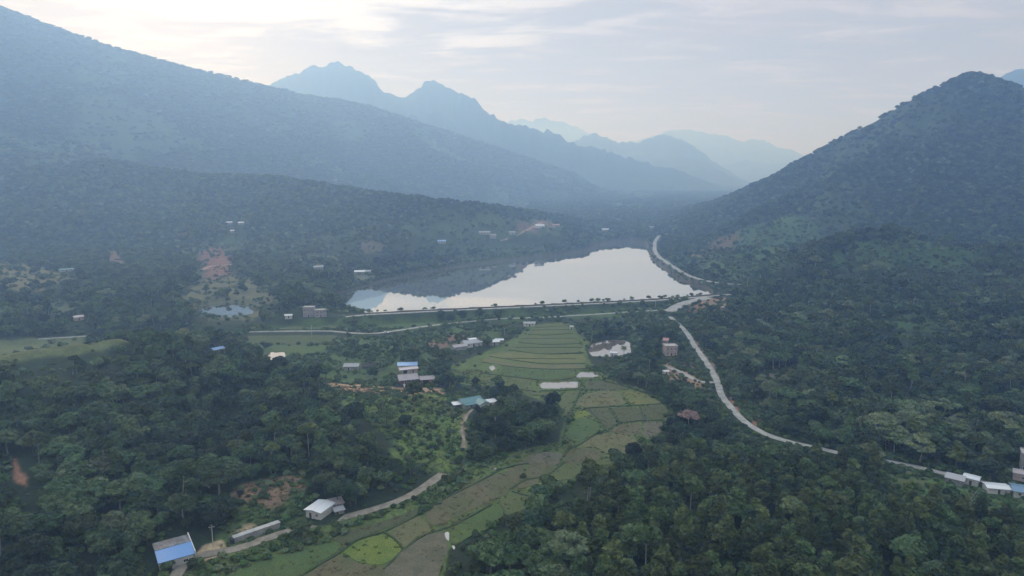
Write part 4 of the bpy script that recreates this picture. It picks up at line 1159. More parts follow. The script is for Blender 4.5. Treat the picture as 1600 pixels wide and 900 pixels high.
# ------------------------------------------------------------------ buildings
def rotz_of(key, deg):
    """yaw so that the front faces the camera, then turned by deg"""
    x, y, z = SITES[key]; return -math.atan2(x, y) + R(deg)
def box_vf(x0, x1, y0, y1, z0, z1, s=0):
    v = [(x0,y0,z0),(x1,y0,z0),(x1,y1,z0),(x0,y1,z0),(x0,y0,z1),(x1,y0,z1),(x1,y1,z1),(x0,y1,z1)]
    f = [(3,2,1,0),(4,5,6,7),(0,1,5,4),(1,2,6,5),(2,3,7,6),(3,0,4,7)]
    return v, [tuple(i + s for i in q) for q in f]
def boxes(name, bl, m, parent):
    V = []; Fc = []
    for b in bl:
        v, f = box_vf(*b, s=len(V)); V += v; Fc += f
    return mesh_obj(name, V, Fc, m, parent)
WHITEW = mat('white_lime_wall', (0.62, 0.60, 0.56), .9, .25, .5)
GREYW = mat('grey_cement_wall', (0.36, 0.35, 0.33), .95, .3, .5)
PINKW = mat('pinkish_wall', (0.50, 0.38, 0.35), .9, .25, .5)
BROWNW = mat('brown_plank_wall', (0.16, 0.10, 0.07), .9, .4, .8, stretch=(4, 4, .5))
BRICKW = mat('brick_red_wall', (0.38, 0.20, 0.15), .95, .3, 1)
GLASS = mat('dark_glass_and_doorway_shade', (0.02, 0.025, 0.03), .15, .1, 1, spec=.6)
WOODD = mat('dark_wood', (0.09, 0.06, 0.045), .8, .3, 1)
FRAME = mat('white_frame', (0.65, 0.65, 0.63), .6, .1, 1)
CONC = mat('pale_concrete', (0.42, 0.41, 0.38), .95, .25, .5)
ROOFS = {
 'blue': sheet_roof('blue_sheet_roof', (0.12, 0.27, 0.54), .08, rough=.4), 'rust': sheet_roof('rusted_grey_sheet_roof', (0.26, 0.26, 0.27), .7, (0.13, .11, .10), .8),
 'white': sheet_roof('white_sheet_roof', (0.66, 0.67, 0.68), .08, (.35, .33, .3)), 'teal': sheet_roof('teal_sheet_roof', (0.085, 0.21, 0.22), .1, (.16, .2, .2)),
 'brown': sheet_roof('weathered_brown_tile_roof', (0.38, 0.34, 0.34), .3, (.15, .12, .11), .9), 'grey': sheet_roof('grey_cement_sheet_roof', (0.36, 0.36, 0.37), .25, (.18, .17, .16), .85),
 'pink': sheet_roof('pinkish_sheet_roof', (0.55, 0.47, 0.46), .1, (.35, .28, .26)), 'dark': sheet_roof('dark_thatch_roof', (0.05, 0.05, 0.05), .3, (.09, .07, .06), .95),
 'paleblue': sheet_roof('pale_blue_sheet_roof', (0.30, 0.44, 0.68), .05), 'steel': sheet_roof('steel_blue_sheet_roof', (0.13, 0.23, 0.34), .1), 'cement': CONC, 'red': sheet_roof('faded_red_sheet_roof', (0.40, 0.20, 0.17), .2)}
def slab_roof(name, x0, x1, ya, za, yb, zb, t, m, parent):
    """sloping sheet from (ya,za) to (yb,zb) running from x0 to x1, t thick"""
    V = [(x0,ya,za),(x1,ya,za),(x1,yb,zb),(x0,yb,zb),(x0,ya,za+t),(x1,ya,za+t),(x1,yb,zb+t),(x0,yb,zb+t)]
    f = [(3,2,1,0),(4,5,6,7),(0,1,5,4),(1,2,6,5),(2,3,7,6),(3,0,4,7)]
    return mesh_obj(name, V, f, m, parent)
def opening(parent, kind, side, u_, z, w, h, W_, D_, fm=FRAME):
    """door or window standing 4 cm proud of the wall: side f/b/l/r, u_ along the wall, z sill height"""
    def place(o, off):
        if side == 'f': o.location = (u_, -D_ / 2 - off, z); 
        elif side == 'b': o.location = (u_, D_ / 2 + off, z); o.rotation_euler = (0, 0, math.pi)
        elif side == 'l': o.location = (-W_ / 2 - off, u_, z); o.rotation_euler = (0, 0, -math.pi / 2)
        else: o.location = (W_ / 2 + off, u_, z); o.rotation_euler = (0, 0, math.pi / 2)
    t = .09
    if kind == 'door':
        o = boxes('door', [(-w/2, w/2, -.05, .03, 0, h)], WOODD, parent); place(o, 0)
        boxes('door_frame', [(-w/2-.1, -w/2-.003, -.08, .03, 0, h+.1), (w/2+.003, w/2+.1, -.08, .03, 0, h+.1), (-w/2-.003, w/2+.003, -.08, .03, h+.003, h+.1)], fm, o)
    elif kind == 'gap':
        o = boxes('doorway_shade_panel', [(-w/2, w/2, -.04, .03, 0, h)], GLASS, parent); place(o, 0)  # dark panel on the solid wall, painted as the shade inside an opening
    else:
        o = boxes('window', [(-w/2, -w/2+t, -.07, .03, 0, h), (w/2-t, w/2, -.07, .03, 0, h), (-w/2+t, w/2-t, -.07, .03, h-t, h), (-w/2+t, w/2-t, -.07, .03, 0, t), (-.03, .03, -.065, .03, t, h-t)], fm, parent); place(o, 0)
        boxes('pane', [(-w/2+t, w/2-t, -.03, .02, t, h-t)], GLASS, o)
    return o
def gable(key, label, W_, D_, h, deg, roof='grey', wall=None, pitch=18, over=.6, op=(), name='village_house', cat='house', z=None, rear=None, ridge='x', posts=False, dx=0, dy=0, group=None, stilts=0):
    x, y, zz = SITES[key] if isinstance(key, str) else key
    yaw = (rotz_of(key, deg) if isinstance(key, str) else -math.atan2(x, y) + R(deg))
    c, s = math.cos(yaw), math.sin(yaw)
    r = root_empty(name, (x + dx * c - dy * s, y + dx * s + dy * c, (zz if z is None else z) + .02), yaw)
    wall = wall or GREYW
    z0 = stilts
    if ridge == 'y':      # gable to the front
        tp = math.tan(R(pitch)) * W_ / 2
        V = [(-W_/2,-D_/2,z0-.6*(stilts==0)),(W_/2,-D_/2,z0-.6*(stilts==0)),(W_/2,D_/2,z0-.6*(stilts==0)),(-W_/2,D_/2,z0-.6*(stilts==0)),(-W_/2,-D_/2,z0+h),(W_/2,-D_/2,z0+h),(W_/2,D_/2,z0+h),(-W_/2,D_/2,z0+h),(0,-D_/2,z0+h+tp),(0,D_/2,z0+h+tp)]
        Fc = [(3,2,1,0),(0,1,5,8,4),(1,2,6,5),(2,3,7,9,6),(3,0,4,7),(5,6,9,8),(4,8,9,7)]
    else:
        tp = math.tan(R(pitch)) * D_ / 2; b0 = z0 - .6 * (stilts == 0)
        V = [(-W_/2,-D_/2,b0),(W_/2,-D_/2,b0),(W_/2,D_/2,b0),(-W_/2,D_/2,b0),(-W_/2,-D_/2,z0+h),(W_/2,-D_/2,z0+h),(W_/2,D_/2,z0+h),(-W_/2,D_/2,z0+h),(-W_/2,0,z0+h+tp),(W_/2,0,z0+h+tp)]
        Fc = [(3,2,1,0),(0,1,5,4),(1,2,6,9,5),(2,3,7,6),(3,0,4,8,7),(4,5,9,8),(8,9,6,7)]
    wl_ = mesh_obj('wall', V, Fc, wall, r)
    k = math.tan(R(pitch)); t = .12; ht = z0 + h
    if ridge == 'x':
        slab_roof('roof', -W_/2-over, W_/2+over, -D_/2-over, ht-k*over+.02, -.003, ht+tp+.02, t, ROOFS[roof], r)
        slab_roof('roof', -W_/2-over, W_/2+over, .003, ht+tp+.02, D_/2+over, ht-k*over+.02, t, ROOFS[rear or roof], r)
        boxes('ridge_cap', [(-W_/2-over-.05, W_/2+over+.05, -.18, .18, ht+tp+t, ht+tp+t+.1)], ROOFS[rear or roof], r)
    else:
        for sx in (-1, 1):
            x0, x1 = (-W_/2-over, -.003) if sx < 0 else (.003, W_/2+over)
            za, zb = (ht-k*over+.02, ht+tp+.02) if sx < 0 else (ht+tp+.02, ht-k*over+.02)
            V = [(x0,-D_/2-over,za),(x1,-D_/2-over,zb),(x1,D_/2+over,zb),(x0,D_/2+over,za),(x0,-D_/2-over,za+t),(x1,-D_/2-over,zb+t),(x1,D_/2+over,zb+t),(x0,D_/2+over,za+t)]
            mesh_obj('roof', V, [(3,2,1,0),(4,5,6,7),(0,1,5,4),(1,2,6,5),(2,3,7,6),(3,0,4,7)], ROOFS[roof], r)
        boxes('ridge_cap', [(-.18, .18, -D_/2-over-.05, D_/2+over+.05, ht+tp+t, ht+tp+t+.1)], ROOFS[roof], r)
    if stilts:
        nx = max(2, int(W_ / 3) + 1)
        for i in range(nx):
            for j in (-1, 0, 1):
                boxes('post', [(-W_/2+.15+(W_-.6)*i/(nx-1), -W_/2+.4+(W_-.6)*i/(nx-1), j*(D_/2-.3)-.12, j*(D_/2-.3)+.12, -.6, stilts-.003)], WOODD, r)
    for q in op: opening(r, *q[:2], q[2], q[3] + z0, *q[4:], W_, D_)
    tag(r, label, cat, group)
    return r
def lean_to(key, label, W_, D_, h0, h1, deg, roof, wall=None, dx=0, dy=0, name='lean_to_shed', cat='shed', closed=True, post=True):
    x, y, zz = SITES[key]; yaw = rotz_of(key, deg); c, s = math.cos(yaw), math.sin(yaw)
    r = root_empty(name, (x + dx * c - dy * s, y + dx * s + dy * c, zz + .02), yaw)
    slab_roof('roof', -W_/2-.4, W_/2+.4, -D_/2-.5, h0, D_/2+.3, h1, .1, ROOFS[roof], r)
    if closed:
        hh = lambda yy: h0 + (h1 - h0) * (yy + D_/2 + .5) / (D_ + .8) - .02
        V = [(-W_/2,-D_/2,-.5),(W_/2,-D_/2,-.5),(W_/2,D_/2,-.5),(-W_/2,D_/2,-.5),(-W_/2,-D_/2,hh(-D_/2)),(W_/2,-D_/2,hh(-D_/2)),(W_/2,D_/2,hh(D_/2)),(-W_/2,D_/2,hh(D_/2))]
        mesh_obj('wall', V, [(3,2,1,0),(4,5,6,7),(0,1,5,4),(1,2,6,5),(2,3,7,6),(3,0,4,7)], wall or GREYW, r)
        opening(r, 'door', 'f', -W_/4, 0.02, .9, min(1.9, h0 - .3), W_, D_); 
        if W_ > 3.5: opening(r, 'window', 'f', W_/4, .9, .9, .8, W_, D_)
    else:
        for sx in (-1, 0, 1):
            for sy in (-1, 1): boxes('post', [(sx*(W_/2-.1)-.07, sx*(W_/2-.1)+.07, sy*(D_/2-.1)-.07, sy*(D_/2-.1)+.07, -.5, (h0 if sy < 0 else h1)-.1)], WOODD, r)
    tag(r, label, cat); return r
wins = lambda us, z=.95, w=1.0, h=1.1, side='f': tuple(('window', side, u_, z, w, h) for u_ in us)
# foreground shed with the blue roof
b = gable('blue_shed', 'long shed with a blue front roof and rusted grey rear roof beside the dirt road', 9.4, 13, 3.2, 6, 'blue', WHITEW, 7, .5, op=(('door','r',-3.5,.02,1.2,2.1),('window','r',0,1.1,1.3,1),('window','r',4,1.1,1.3,1),('door','f',-2.6,.02,2.4,2.4),('window','f',2.5,1.1,1.4,1.0)), name='roadside_shed', cat='shed', rear='rust')
boxes('parapet', [(5.2, 5.45, -6.9, 6.9, 2.4, 4.0)], WHITEW, b)
# white hut
b = gable('white_hut', 'small hut with a bright white sheet roof beside the dirt road', 6.2, 7.5, 2.9, -38, 'white', WHITEW, 7, .6, op=(('door','f',-1.2,.02,1.0,2.0),('window','f',1.5,1,1.1,1),('window','l',1.5,1,1.1,1),('window','l',-1.8,1,1.1,1)), name='farm_hut', cat='hut', ridge='y')
lean_to('white_hut', 'dark roofed lean-to under the trees beside the white roofed hut', 4.5, 4, 2.0, 2.6, 12, 'brown', dx=6.4, dy=2.5)
lean_to('white_hut', 'low grey pen in front of the lean-to beside the white roofed hut', 3.2, 2.4, 1.3, 1.7, 12, 'grey', dx=6.2, dy=-2.2)
# long retaining wall by the road
A = hit(369, 851); B_ = hit(441, 827)
d = math.hypot(B_[0]-A[0], B_[1]-A[1]); yaw = math.atan2(B_[1]-A[1], B_[0]-A[0])
r_ = root_empty('retaining_wall', (A[0], A[1], min(A[2], B_[2]) - .1), yaw)
boxes('wall', [(0, d, 1.6, 3.4, -.8, 1.9)], GREYW, r_); boxes('coping', [(-.15, d + .15, 1.45, 3.6, 1.903, 2.05)], CONC, r_)
for i in range(7): boxes('buttress', [(d*(i+.5)/7-.15, d*(i+.5)/7+.15, 1.3, 1.597, -.8, 1.6)], GREYW, r_)
boxes('end_pier', [(-.9, -.003, 1.2, 3.2, -.8, 1.7)], mat('dark_end_block', (0.035, 0.04, 0.05), .8, .3, 1), r_)  # near-black block at the left end of the wall
tag(r_, 'long low grey concrete wall beside the dirt road', 'wall')
# teal roofed house
b = gable('teal_house', 'white walled house with a teal roof and pillared veranda above the footpath', 11, 7, 3.2, 28, 'teal', WHITEW, 20, .7, op=(('door','f',-1,.02,1.2,2.2),)+wins([-3.6,2.2,4.2])+wins([-1.5,1.5],side='l'), dx=-2.2, dy=1.5)
# its front gable wing and veranda
g2 = []
Wg, Dg, hg = 5.6, 5.5, 3.0; tp = math.tan(R(20)) * Wg / 2
mesh_obj('wing_wall', [(1.2+a, -3.5-Dg+b_, c) for a, b_, c in [(0,0,-.6),(Wg,0,-.6),(Wg,Dg,-.6),(0,Dg,-.6),(0,0,hg),(Wg,0,hg),(Wg,Dg-.003,hg),(0,Dg-.003,hg),(Wg/2,0,hg+tp),(Wg/2,Dg-.003,hg+tp)]], [(3,2,1,0),(0,1,5,8,4),(1,2,6,5),(2,3,7,9,6),(3,0,4,7),(5,6,9,8),(4,8,9,7)], WHITEW, b)
for sx in (-1, 1):
    x0, x1 = (1.2-.6, 1.2+Wg/2-.003) if sx < 0 else (1.2+Wg/2+.003, 1.2+Wg+.6); za, zb = (hg-.2, hg+tp+.03) if sx < 0 else (hg+tp+.03, hg-.2)
    V = [(x0,-3.5-Dg-.7,za),(x1,-3.5-Dg-.7,zb),(x1,-2.2,zb),(x0,-2.2,za)]; V += [(a,b_,c+.12) for a,b_,c in V]
    mesh_obj('wing_roof', V, [(3,2,1,0),(4,5,6,7),(0,1,5,4),(1,2,6,5),(2,3,7,6),(3,0,4,7)], ROOFS['teal'], b)
for i in range(5): boxes('pillar', [(-5.2+i*1.45, -4.95+i*1.45, -5.6, -5.35, -.6, 2.5)], WHITEW, b)
slab_roof('veranda_roof', -5.6, 1.1, -6.0, 2.52, -3.52, 3.0, .1, ROOFS['teal'], b)
lean_to('teal_house', 'open white awning at the end of the teal roofed house', 4.5, 4.0, 2.4, 2.7, 20, 'white', dx=-9.8, dy=0.5, closed=False, name='awning', cat='awning')
lean_to('teal_house', 'pale flat roofed annex at the veranda end of the teal roofed house', 4.5, 4.5, 2.5, 2.8, 20, 'white', WHITEW, dx=8.2, dy=-3.0, name='house_annex', cat='annex')
# brown roofed cluster
gable('brown_house', 'stilt house with a weathered brown roof at the front of the village cluster', 10, 7.5, 2.6, 12, 'brown', BROWNW, 26, .9, op=(('door','f',-2,.1,1,1.9),)+wins([1.2,3.4],.7), stilts=1.8, name='stilt_house', dy=4.5, dx=-1)
gable('brown_house', 'small low house with a brown roof in front of the stilt house', 7.2, 4.6, 2.3, 10, 'brown', BROWNW, 20, .6, op=(('door','f',-1.2,.02,1,1.9),)+wins([1.6],.8,.9,.8), dx=-1.0, dy=-4.5)
gable('brown_house', 'pale brown roofed house with open dark front right of the stilt house', 8.5, 6, 2.8, 4, 'brown', BRICKW, 18, .8, op=(('gap','f',-1.5,.02,3.2,2.1),)+wins([2.5],.9), dx=10.5, dy=6.5)
# blue and pink
gable('pink_house', 'house with a bright pale blue roof behind the pink roofed shed', 11.5, 7.5, 3.0, -2, 'paleblue', WHITEW, 14, .6, op=(('door','f',0,.02,1,2.1),)+wins([-3.2,3.2]), dx=-1.5, dy=9.5)
gable('pink_house', 'long low shed with a pale pink roof below the blue roofed house', 11, 5, 2.4, 14, 'pink', PINKW, 12, .5, op=(('gap','f',-2.5,.02,2.4,1.9),('door','f',2.5,.02,1,1.9)), dx=-.5, dy=1.5, name='long_shed', cat='shed')
# grey hut
gable('grey_hut', 'small grey house with a tiled roof at the far left of the village', 8.5, 6, 2.7, -12, 'grey', GREYW, 20, .6, op=(('door','f',-1.5,.02,1,2),)+wins([1.8]))
gable('grey_hut', 'black roofed hut beside the small grey house', 7.5, 4.5, 1.5, 4, 'dark', BROWNW, 30, .6, op=(('door','f',0,.02,.9,1.3),), dx=10.5, dy=1.0, name='thatched_hut', cat='hut')
# long roofs behind
gable('long_roofs', 'long house with a pale grey roof below the dam trees', 13, 9, 3, 24, 'grey', WHITEW, 16, .7, op=(('door','f',0,.02,1.2,2.1),)+wins([-4,4]), dx=5.5, dy=3)
gable('long_roofs', 'lower house with a worn grey roof joined before the long pale roof', 10, 7, 2.4, 24, 'brown', GREYW, 14, .5, op=wins([-2,2]), dx=-6, dy=-1.5)
gable('long_roofs', 'grey white roofed house half hidden in trees right of the long roof', 7, 6, 2.6, 10, 'white', GREYW, 16, .5, op=(('door','f',0,.02,1,2),), dx=21, dy=4)
lean_to('long_roofs', 'small pale awning at the upper end of the long grey roof', 6, 4, 2.6, 2.9, 24, 'white', dx=10.5, dy=11.0, closed=False, name='awning', cat='awning')
# two storey shell
x, y, z = SITES['shell_house']
def block_house(key, label, W_, D_, H_, deg, wall, storeys=2, dx=0, dy=0, name='block_house', cat='house', roofm=None, nwin=3):
    x, y, zz = SITES[key]; yaw = rotz_of(key, deg); c, s = math.cos(yaw), math.sin(yaw)
    r = root_empty(name, (x + dx*c - dy*s, y + dx*s + dy*c, zz + .02), yaw)
    boxes('wall', [(-W_/2, W_/2, -D_/2, D_/2, -.6, H_)], wall, r)
    boxes('roof', [(-W_/2-.3, W_/2+.3, -D_/2-.3, D_/2+.3, H_+.003, H_+.2)], roofm or CONC, r)
    boxes('parapet', [(-W_/2-.3, W_/2+.3, -D_/2-.3, -D_/2-.12, H_+.203, H_+.7), (-W_/2-.3, W_/2+.3, D_/2+.12, D_/2+.3, H_+.203, H_+.7), (-W_/2-.3, -W_/2-.12, -D_/2-.117, D_/2+.117, H_+.203, H_+.7), (W_/2+.12, W_/2+.3, -D_/2-.117, D_/2+.117, H_+.203, H_+.7)], wall, r)
    sh = H_ / storeys
    for k in range(storeys):
        if k: boxes('floor_band', [(-W_/2-.08, W_/2+.08, -D_/2-.08, D_/2+.08, k*sh-.12, k*sh+.08)], CONC, r)
        for i in range(nwin):
            u_ = -W_/2 + W_ * (i + .5) / nwin
            opening(r, 'door' if (k == 0 and i == 1) else 'window', 'f', u_, k*sh + (.02 if (k == 0 and i == 1) else .9), 1.15, 2.0 if (k == 0 and i == 1) else 1.3, W_, D_)
        opening(r, 'window', 'r', 0, k*sh+.9, 1.2, 1.3, W_, D_); opening(r, 'window', 'l', 0, k*sh+.9, 1.2, 1.3, W_, D_)
    tag(r, label, cat); return r
PALEC = mat('raw_pinkish_concrete', (0.34, 0.30, 0.30), .95, .25, .6)
block_house('shell_house', 'tall pale concrete house above the hedge near the lake dam', 8.5, 7, 7.6, -12, PALEC, 2, dx=-4, dy=3)
block_house('shell_house', 'lower pale concrete house with tall openings beside the tall one', 9, 7, 5.4, 10, PALEC, 2, dx=5, dy=-1, nwin=3)
gable('shell_house', 'small white roofed hut left of the pale concrete houses', 5.5, 4, 2.4, 0, 'white', WHITEW, 14, .4, op=(('door','f',0,.02,.9,1.9),), dx=-19.5, dy=1, name='farm_hut', cat='hut')
# others in the valley
gable('low_house', 'pale blue roofed house beside the front left wood', 10, 6, 2.6, 24, 'paleblue', WHITEW, 12, .5, op=(('door','f',0,.02,1,2),)+wins([-2.8,2.8]))
gable('tree_house', 'small grey roofed house beside the terraced paddies', 9, 5.5, 2.5, 6, 'grey', WHITEW, 16, .5, op=(('door','f',0,.02,1,1.9),)+wins([-2.5,2.5]))
gable('tank_hut', 'tiny white hut at the head of the terraces', 3.0, 2.6, 2.3, 0, 'white', WHITEW, 10, .2, op=(('door','f',0,.02,.8,1.7),), name='pump_hut', cat='hut')
block_house('facade_house', 'two storey pinkish house behind the trees by the winding road', 8, 7, 6.4, 18, PINKW, 2, dx=3, dy=3, name='block_house')
gable('red_roofs', 'red roofed cottage behind the trees near the road junction', 8, 6, 2.8, -10, 'red', PINKW, 20, .5, op=(('door','f',0,.02,1,2),)+wins([-2.5,2.5]), dx=-6, dy=6)
gable('pond_hut', 'small white hut at the near edge of the tree ringed pond', 4.6, 3.2, 2.4, -8, 'white', WHITEW, 14, .3, op=(('door','f',-.8,.02,.9,1.8),), name='farm_hut', cat='hut')
gable('yard_hut', 'little white hut at the end of the pale yard track', 3.4, 2.8, 2.2, 20, 'white', WHITEW, 14, .3, op=(('door','f',0,.02,.8,1.7),), name='farm_hut', cat='hut')
gable('pink_hut', 'tiny pinkish hut among trees beyond the left fields', 6.5, 5, 2.8, 10, 'pink', PINKW, 20, .4, op=(('door','f',0,.02,.9,1.9),), name='farm_hut', cat='hut')
gable('pale_shed', 'pale shed among the trees above the terraces', 6, 4, 2.2, 0, 'white', GREYW, 14, .4, op=(('door','f',0,.02,.9,1.8),), name='farm_shed', cat='shed')
# right edge of the picture
lean_to('edge_shed', 'grey roofed shed by the road, leftmost of the roadside buildings', 6, 4.5, 2.4, 2.9, -6, 'grey', dx=.8)
gable('edge_white', 'white roofed hut right beside the grey roadside shed', 5, 4.5, 2.7, -8, 'white', WHITEW, 12, .4, op=(('door','f',0,.02,.9,1.9),), dx=1.0)
gable('edge_roof', 'low house with a white sheet roof under the dark roadside tree', 7.5, 5, 2.3, 24, 'white', WHITEW, 10, .5, op=(('door','f',0,.02,.9,1.9),)+wins([2.2],.8,.8,.8))
block_house('edge_tower', 'tall grey two storey house at the picture edge above the road', 7, 7, 7.2, 6, GREYW, 2, dx=2.5, dy=7)
gable('edge_brown', 'pinkish brown walled house below the tall grey house', 6.5, 5, 3, 2, 'brown', PINKW, 14, .3, op=(('window','f',0,1,1,1),), dx=.8, dy=2.6)
gable('edge_blue', 'low house with a steel blue roof at the picture edge', 8, 7, 2.6, 14, 'steel', WHITEW, 14, .6, op=(('door','f',0,.02,.9,1.9),)+wins([-2.2]), dx=0.0)
# hamlets up the valley
for key, lab, W_, D_, h, dg, rf in [
 ('hill_teal', 'long teal roofed farmhouse on the pale clearing of the left slope', 20, 7, 3, 6, 'teal'), ('hill_white', 'small white roof high on the hazy left slope', 9, 6, 3, 10, 'white'),
 ('hill_white2', 'white roof beside a smaller one high on the hazy left slope', 12, 8, 3, -14, 'white'), ('hill_small', 'tiny white hut just below the two white roofs on the left slope', 6, 5, 3, 0, 'white'),
 ('hut498', 'lone greyish hut on the clearing left of the lake', 11, 7, 3.5, 4, 'white'), ('ham1', 'white house on the left shore of the lake', 11, 7, 3, -5, 'white'), ('ham2', 'grey house next to the white one on the left shore', 12, 7, 3, 12, 'grey'),
 ('far1', 'pale house at the lower end of the red track above the lake', 14, 9, 4, 10, 'white'), ('far2', 'large white house beside the red track above the lake', 20, 10, 5, 16, 'white'), ('far3', 'red roofed house at the top of the hamlet above the lake', 16, 9, 4, 8, 'red'),
 ('far4', 'white house alone near the head of the lake', 18, 10, 4, 4, 'white'), ('far5', 'long pale roof left of the hamlet above the lake', 24, 9, 4, 0, 'grey'), ('far6', 'blue grey roof among trees on the upper left shore', 16, 9, 4, 10, 'paleblue'),
 ('glint', 'pale farm roof high on the left mountain flank', 16, 10, 4, 0, 'white'), ('far7', 'grey roof by the trees at the far end of the lake', 14, 8, 4, 0, 'grey'), ('far8', 'pale two windowed house below the hamlet above the lake', 10, 8, 5, 0, 'white')]:
    if W_ > 11: W_, D_, h = W_ * .72, D_ * .85, h * .85
    gable(key, lab, W_, D_, h, dg, 'grey' if rf == 'white' and key in ('far5', 'far7', 'far8', 'far1', 'hut498', 'glint') else rf, GREYW if key != 'far2' else WHITEW, 18, .6, op=(('door','f',0,.02,1.2,2.2),)+wins([-W_*.3, W_*.3], .9, 1.3, 1.3), name='hamlet_house', group='houses up the valley')

# ------------------------------------------------------------------ poles, car, specimen plants
def tube(V, Fc, p0, p1, r0, r1, k=8): limb(V, Fc, p0, p1, r0, r1, k)
def pole(px, py, h, label, arm=True, z=None):
    x, y, zz = hit(px, py); r = root_empty('utility_pole', (x, y, zz), random.random())
    V = []; Fc = []; tube(V, Fc, (0,0,-1), (0,0,h), .19, .12); mesh_obj('post', V, Fc, CONC, r)
    if arm:
        boxes('crossarm', [(-.9, .9, -.24, -.13, h-.7, h-.58)], CONC, r)
        for u_ in (-.8, 0.35, .8): boxes('insulator', [(u_-.05, u_+.05, -.23, -.14, h-.577, h-.38)], FRAME, r)
    tag(r, label, 'utility pole'); return r
pole(333, 854, 7.5, 'grey concrete utility pole right of the blue roofed shed')
pole(487, 527, 9.5, 'pale utility pole beside the village road left of the dam')
pole(1024, 483, 8, 'utility pole near the road junction at the end of the dam')
pole(1112, 470, 8, 'utility pole beside the bare soil at the dam end')
pole(1168, 447, 7, 'utility pole at the near end of the lake road')
# car
x, y, z = hit(603, 521); r = root_empty('parked_car', (x, y, z + .2), R(15))
CARP = mat('white_car_paint', (0.75, 0.76, 0.77), .3, .05, 1, spec=.5)
V = [(-2.1,-.85,.3),(2.1,-.85,.3),(2.1,.85,.3),(-2.1,.85,.3),(-2.1,-.85,.9),(2.1,-.85,.82),(2.1,.85,.82),(-2.1,.85,.9)]
mesh_obj('body', V, [(3,2,1,0),(4,5,6,7),(0,1,5,4),(1,2,6,5),(2,3,7,6),(3,0,4,7)], CARP, r)
V = [(-1.7,-.8,.9),(1.0,-.8,.87),(1.0,.8,.87),(-1.7,.8,.9),(-1.4,-.65,1.45),(.4,-.65,1.45),(.4,.65,1.45),(-1.4,.65,1.45)]
mesh_obj('cabin', V, [(3,2,1,0),(4,5,6,7),(0,1,5,4),(1,2,6,5),(2,3,7,6),(3,0,4,7)], GLASS, r)
boxes('cabin_roof', [(-1.42,.42,-.67,.67,1.453,1.5)], CARP, r)
for sx in (-1.3, 1.3):
    for sy in (-.86, .86):
        V = []; Fc = []; tube(V, Fc, (sx, sy-.1, .33), (sx, sy+.1, .33), .33, .33, 12); mesh_obj('wheel', V, Fc, mat('tyre_rubber', (.02,.02,.02), .9, .1, 1), r)
tag(r, 'small white car stopped on the village road below the dam', 'car')

def thing_tree(name, ki, px, py, s, sz, label, cat='tree', group=None, mats=None):
    x, y, z = hit(px, py); o = plant(name, ki, (x, y, z), random.random() * 6.28, s, sz)
    if mats:
        for c in o.children:
            if c.name.startswith('crown'):
                c.data = c.data.copy(); c.data.materials[0] = mats
    tag(o, label, cat, group); return o
thing_tree('flowering_tree', 6, 1076, 672, 1.15, 1.15, 'pinkish pale feathery tree at the wood edge right of the paddies', mats=BLOS)
thing_tree('shade_tree', 0, 470, 842, 1.1, .8, 'round dark tree on the near side of the dirt road by the white roofed hut')
thing_tree('shade_tree', 1, 262, 893, .75, .42, 'low bushy tree before the front wall of the blue roofed shed')
thing_tree('shade_tree', 8, 301, 890, .6, .5, 'small leaning tree at the right front corner of the blue roofed shed')
thing_tree('shade_tree', 6, 288, 822, 1.2, 1.2, 'wide pale crowned tree behind the blue roofed shed')
thing_tree('shade_tree', 1, 527, 790, 1.25, 1.25, 'big rounded tree leaning over the white roofed hut')
thing_tree('shade_tree', 2, 548, 792, 1.3, 1.3, 'big dark tree right of the white roofed hut')
thing_tree('shade_tree', 2, 790, 625, 1.25, 1.0, 'very dark round tree right of the teal roofed house')
thing_tree('shade_tree', 2, 772, 628, 1.0, 1.0, 'dark tree touching the annex of the teal roofed house')
thing_tree('shade_tree', 7, 745, 604, .8, 1.0, 'small dark upright tree behind the teal roofed house')
thing_tree('shade_tree', 2, 746, 650, .6, .7, 'small dark tree right before the veranda')
thing_tree('shade_tree', 2, 1545, 752, 1.7, 1.2, 'large dark spreading tree over the roadside buildings')
thing_tree('shade_tree', 2, 686, 596, 1.2, 1.0, 'dark tree right beside the brown roofed houses')
thing_tree('shade_tree', 2, 632, 672, 1.0, .9, 'dark round tree alone on the bright green slope')
for i, (px, py, s, lab) in enumerate([(1440, 716, 1.4, 'pale green tree above the road near its middle'), (1355, 722, 1.45, 'big dark green tree reaching over the road'), (1290, 700, 1.0, 'round tree at the road edge halfway along the hillside')]):
    thing_tree('roadside_tree', [11, 0, 1][i], px, py, s, s * 1.1, lab)
for i, (px, py) in enumerate([(690, 503), (706, 504), (722, 503)]): thing_tree('shade_tree', [2, 7, 2][i], px, py, 1.35, 1.25, ['leftmost of three dark trees before the dam', 'middle one of three dark trees before the dam', 'rightmost of three dark trees before the dam'][i])
for i, (px, py) in enumerate([(750, 500), (778, 498)]): thing_tree('shade_tree', [2, 8][i], px, py, 1.2, 1.3, ['dark bushy tree before the dam wall where the narrow road starts', 'looser tree at the start of the narrow road below the dam'][i])
# tall pale stem by the pond
x, y, z = hit(1014, 584); r = root_empty('tall_tree', (x, y, z)); V = []; Fc = []
tube(V, Fc, (0,0,-1), (.3,0,9.5), .22, .12); mesh_obj('trunk', V, Fc, PALEBARK, r)
cv, cf = crown_geo(np.random.default_rng(5), [(.3,0,10.5,2.0,1.6),(1.4,.3,9.8,1.3,1.0),(-.9,.2,11.3,1.4,1.2)], 900, .6); mesh_obj('crown', cv, cf, LEAF3, r)
tag(r, 'dark crowned tree with a bare pale stem right of the ponds', 'tree')
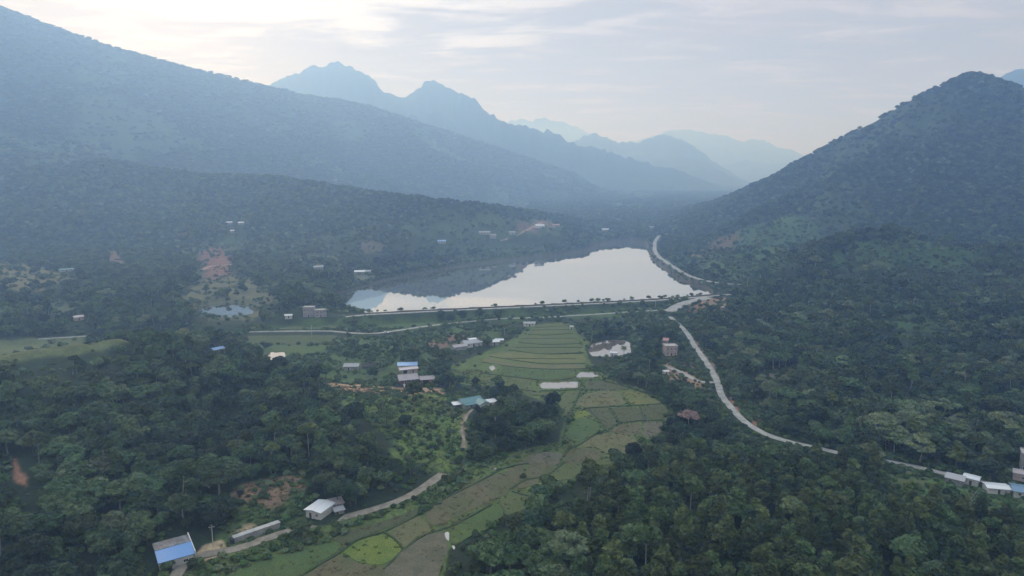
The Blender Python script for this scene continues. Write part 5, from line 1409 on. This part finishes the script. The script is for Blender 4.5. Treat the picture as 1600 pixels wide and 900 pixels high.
# palms
def palm(px, py, h, label):
    x, y, z = hit(px, py); r = root_empty('palm_tree', (x, y, z), random.random() * 6)
    V = []; Fc = []; tube(V, Fc, (0,0,-.6), (.25,0,h*.55), .2, .15); tube(V, Fc, (.25,0,h*.55), (.3,.1,h), .15, .11); mesh_obj('trunk', V, Fc, BARK, r)
    V = []; Fc = []
    for i in range(16):
        a = i * 2.4; up = .9 - .09 * i; L_ = 2.6; prev = None
        for j in range(7):
            t = j / 6; q = L_ * t; zz = h + up * q - .42 * q * q * .9; w = .42 * math.sin(math.pi * min(1, t * .9 + .08)); ca, sa = math.cos(a), math.sin(a)
            p = (.3 + ca * q, .1 + sa * q, zz); s = len(V)
            V += [(p[0] - sa * w, p[1] + ca * w, p[2] - w * .5), p, (p[0] + sa * w, p[1] - ca * w, p[2] - w * .5)]
            if j: Fc += [(s-3, s-2, s+1, s), (s-2, s-1, s+2, s+1)]
    mesh_obj('crown', V, Fc, LEAF2, r); tag(r, label, 'palm')
palm(292, 512, 8.5, 'palm tree beside the blue pond, taller of the pair'); palm(322, 512, 7, 'palm tree beside the blue pond, shorter of the pair')
palm(975, 556, 6.5, 'palm at the edge of the tree ringed pond'); palm(1006, 606, 7.5, 'palm among the trees below the ponds')
# bare pale dead stems in the plantation and hillside
def dead(px, py, h, label):
    x, y, z = hit(px, py); r = root_empty('dead_tree', (x, y, z)); V = []; Fc = []
    tube(V, Fc, (0,0,-.6), (.2,0,h*.5), .2, .15)
    for i in range(7):
        a = i * 2.1; z0 = h * (.45 + .06 * i); tube(V, Fc, (.2, 0, z0 - .3), (.2 + math.cos(a) * h * .22, math.sin(a) * h * .22, z0 + h * .3), .1, .04, 5)
    tube(V, Fc, (.2,0,h*.5), (0,.1,h), .15, .05)
    mesh_obj('trunk', V, Fc, PALEBARK, r); tag(r, label, 'dead tree')
dead(1514, 812, 11, 'bare pale forked dead tree before the roadside buildings')
dead(1584, 408, 13, 'bare pale dead tree high on the right hillside')
for i, (px, py) in enumerate([(724, 826)]): pass

# ------------------------------------------------------------------ the air: one even haze over everything
HZ = root = None
hv, hf = box_vf(-15300, 15300, -15300, 15300, -25, 760)
hz = mesh_obj('haze', hv, hf, None); tag(hz, 'thin blue evening haze filling the valley', kind='stuff')
m = bpy.data.materials.new('haze_air'); m.use_nodes = True; N = NT(m.node_tree); N.n.remove(N.n['Principled BSDF'])
pv = N.node('ShaderNodeVolumePrincipled'); pv.inputs['Color'].default_value = HAZE_COL + (1,); pv.inputs['Absorption Color'].default_value = (1, 1, 1, 1); pv.inputs['Density'].default_value = HAZE_D; pv.inputs['Anisotropy'].default_value = HAZE_G
N.put(N.n['Material Output'].inputs['Volume'], pv.outputs[0]); hz.data.materials.append(m)
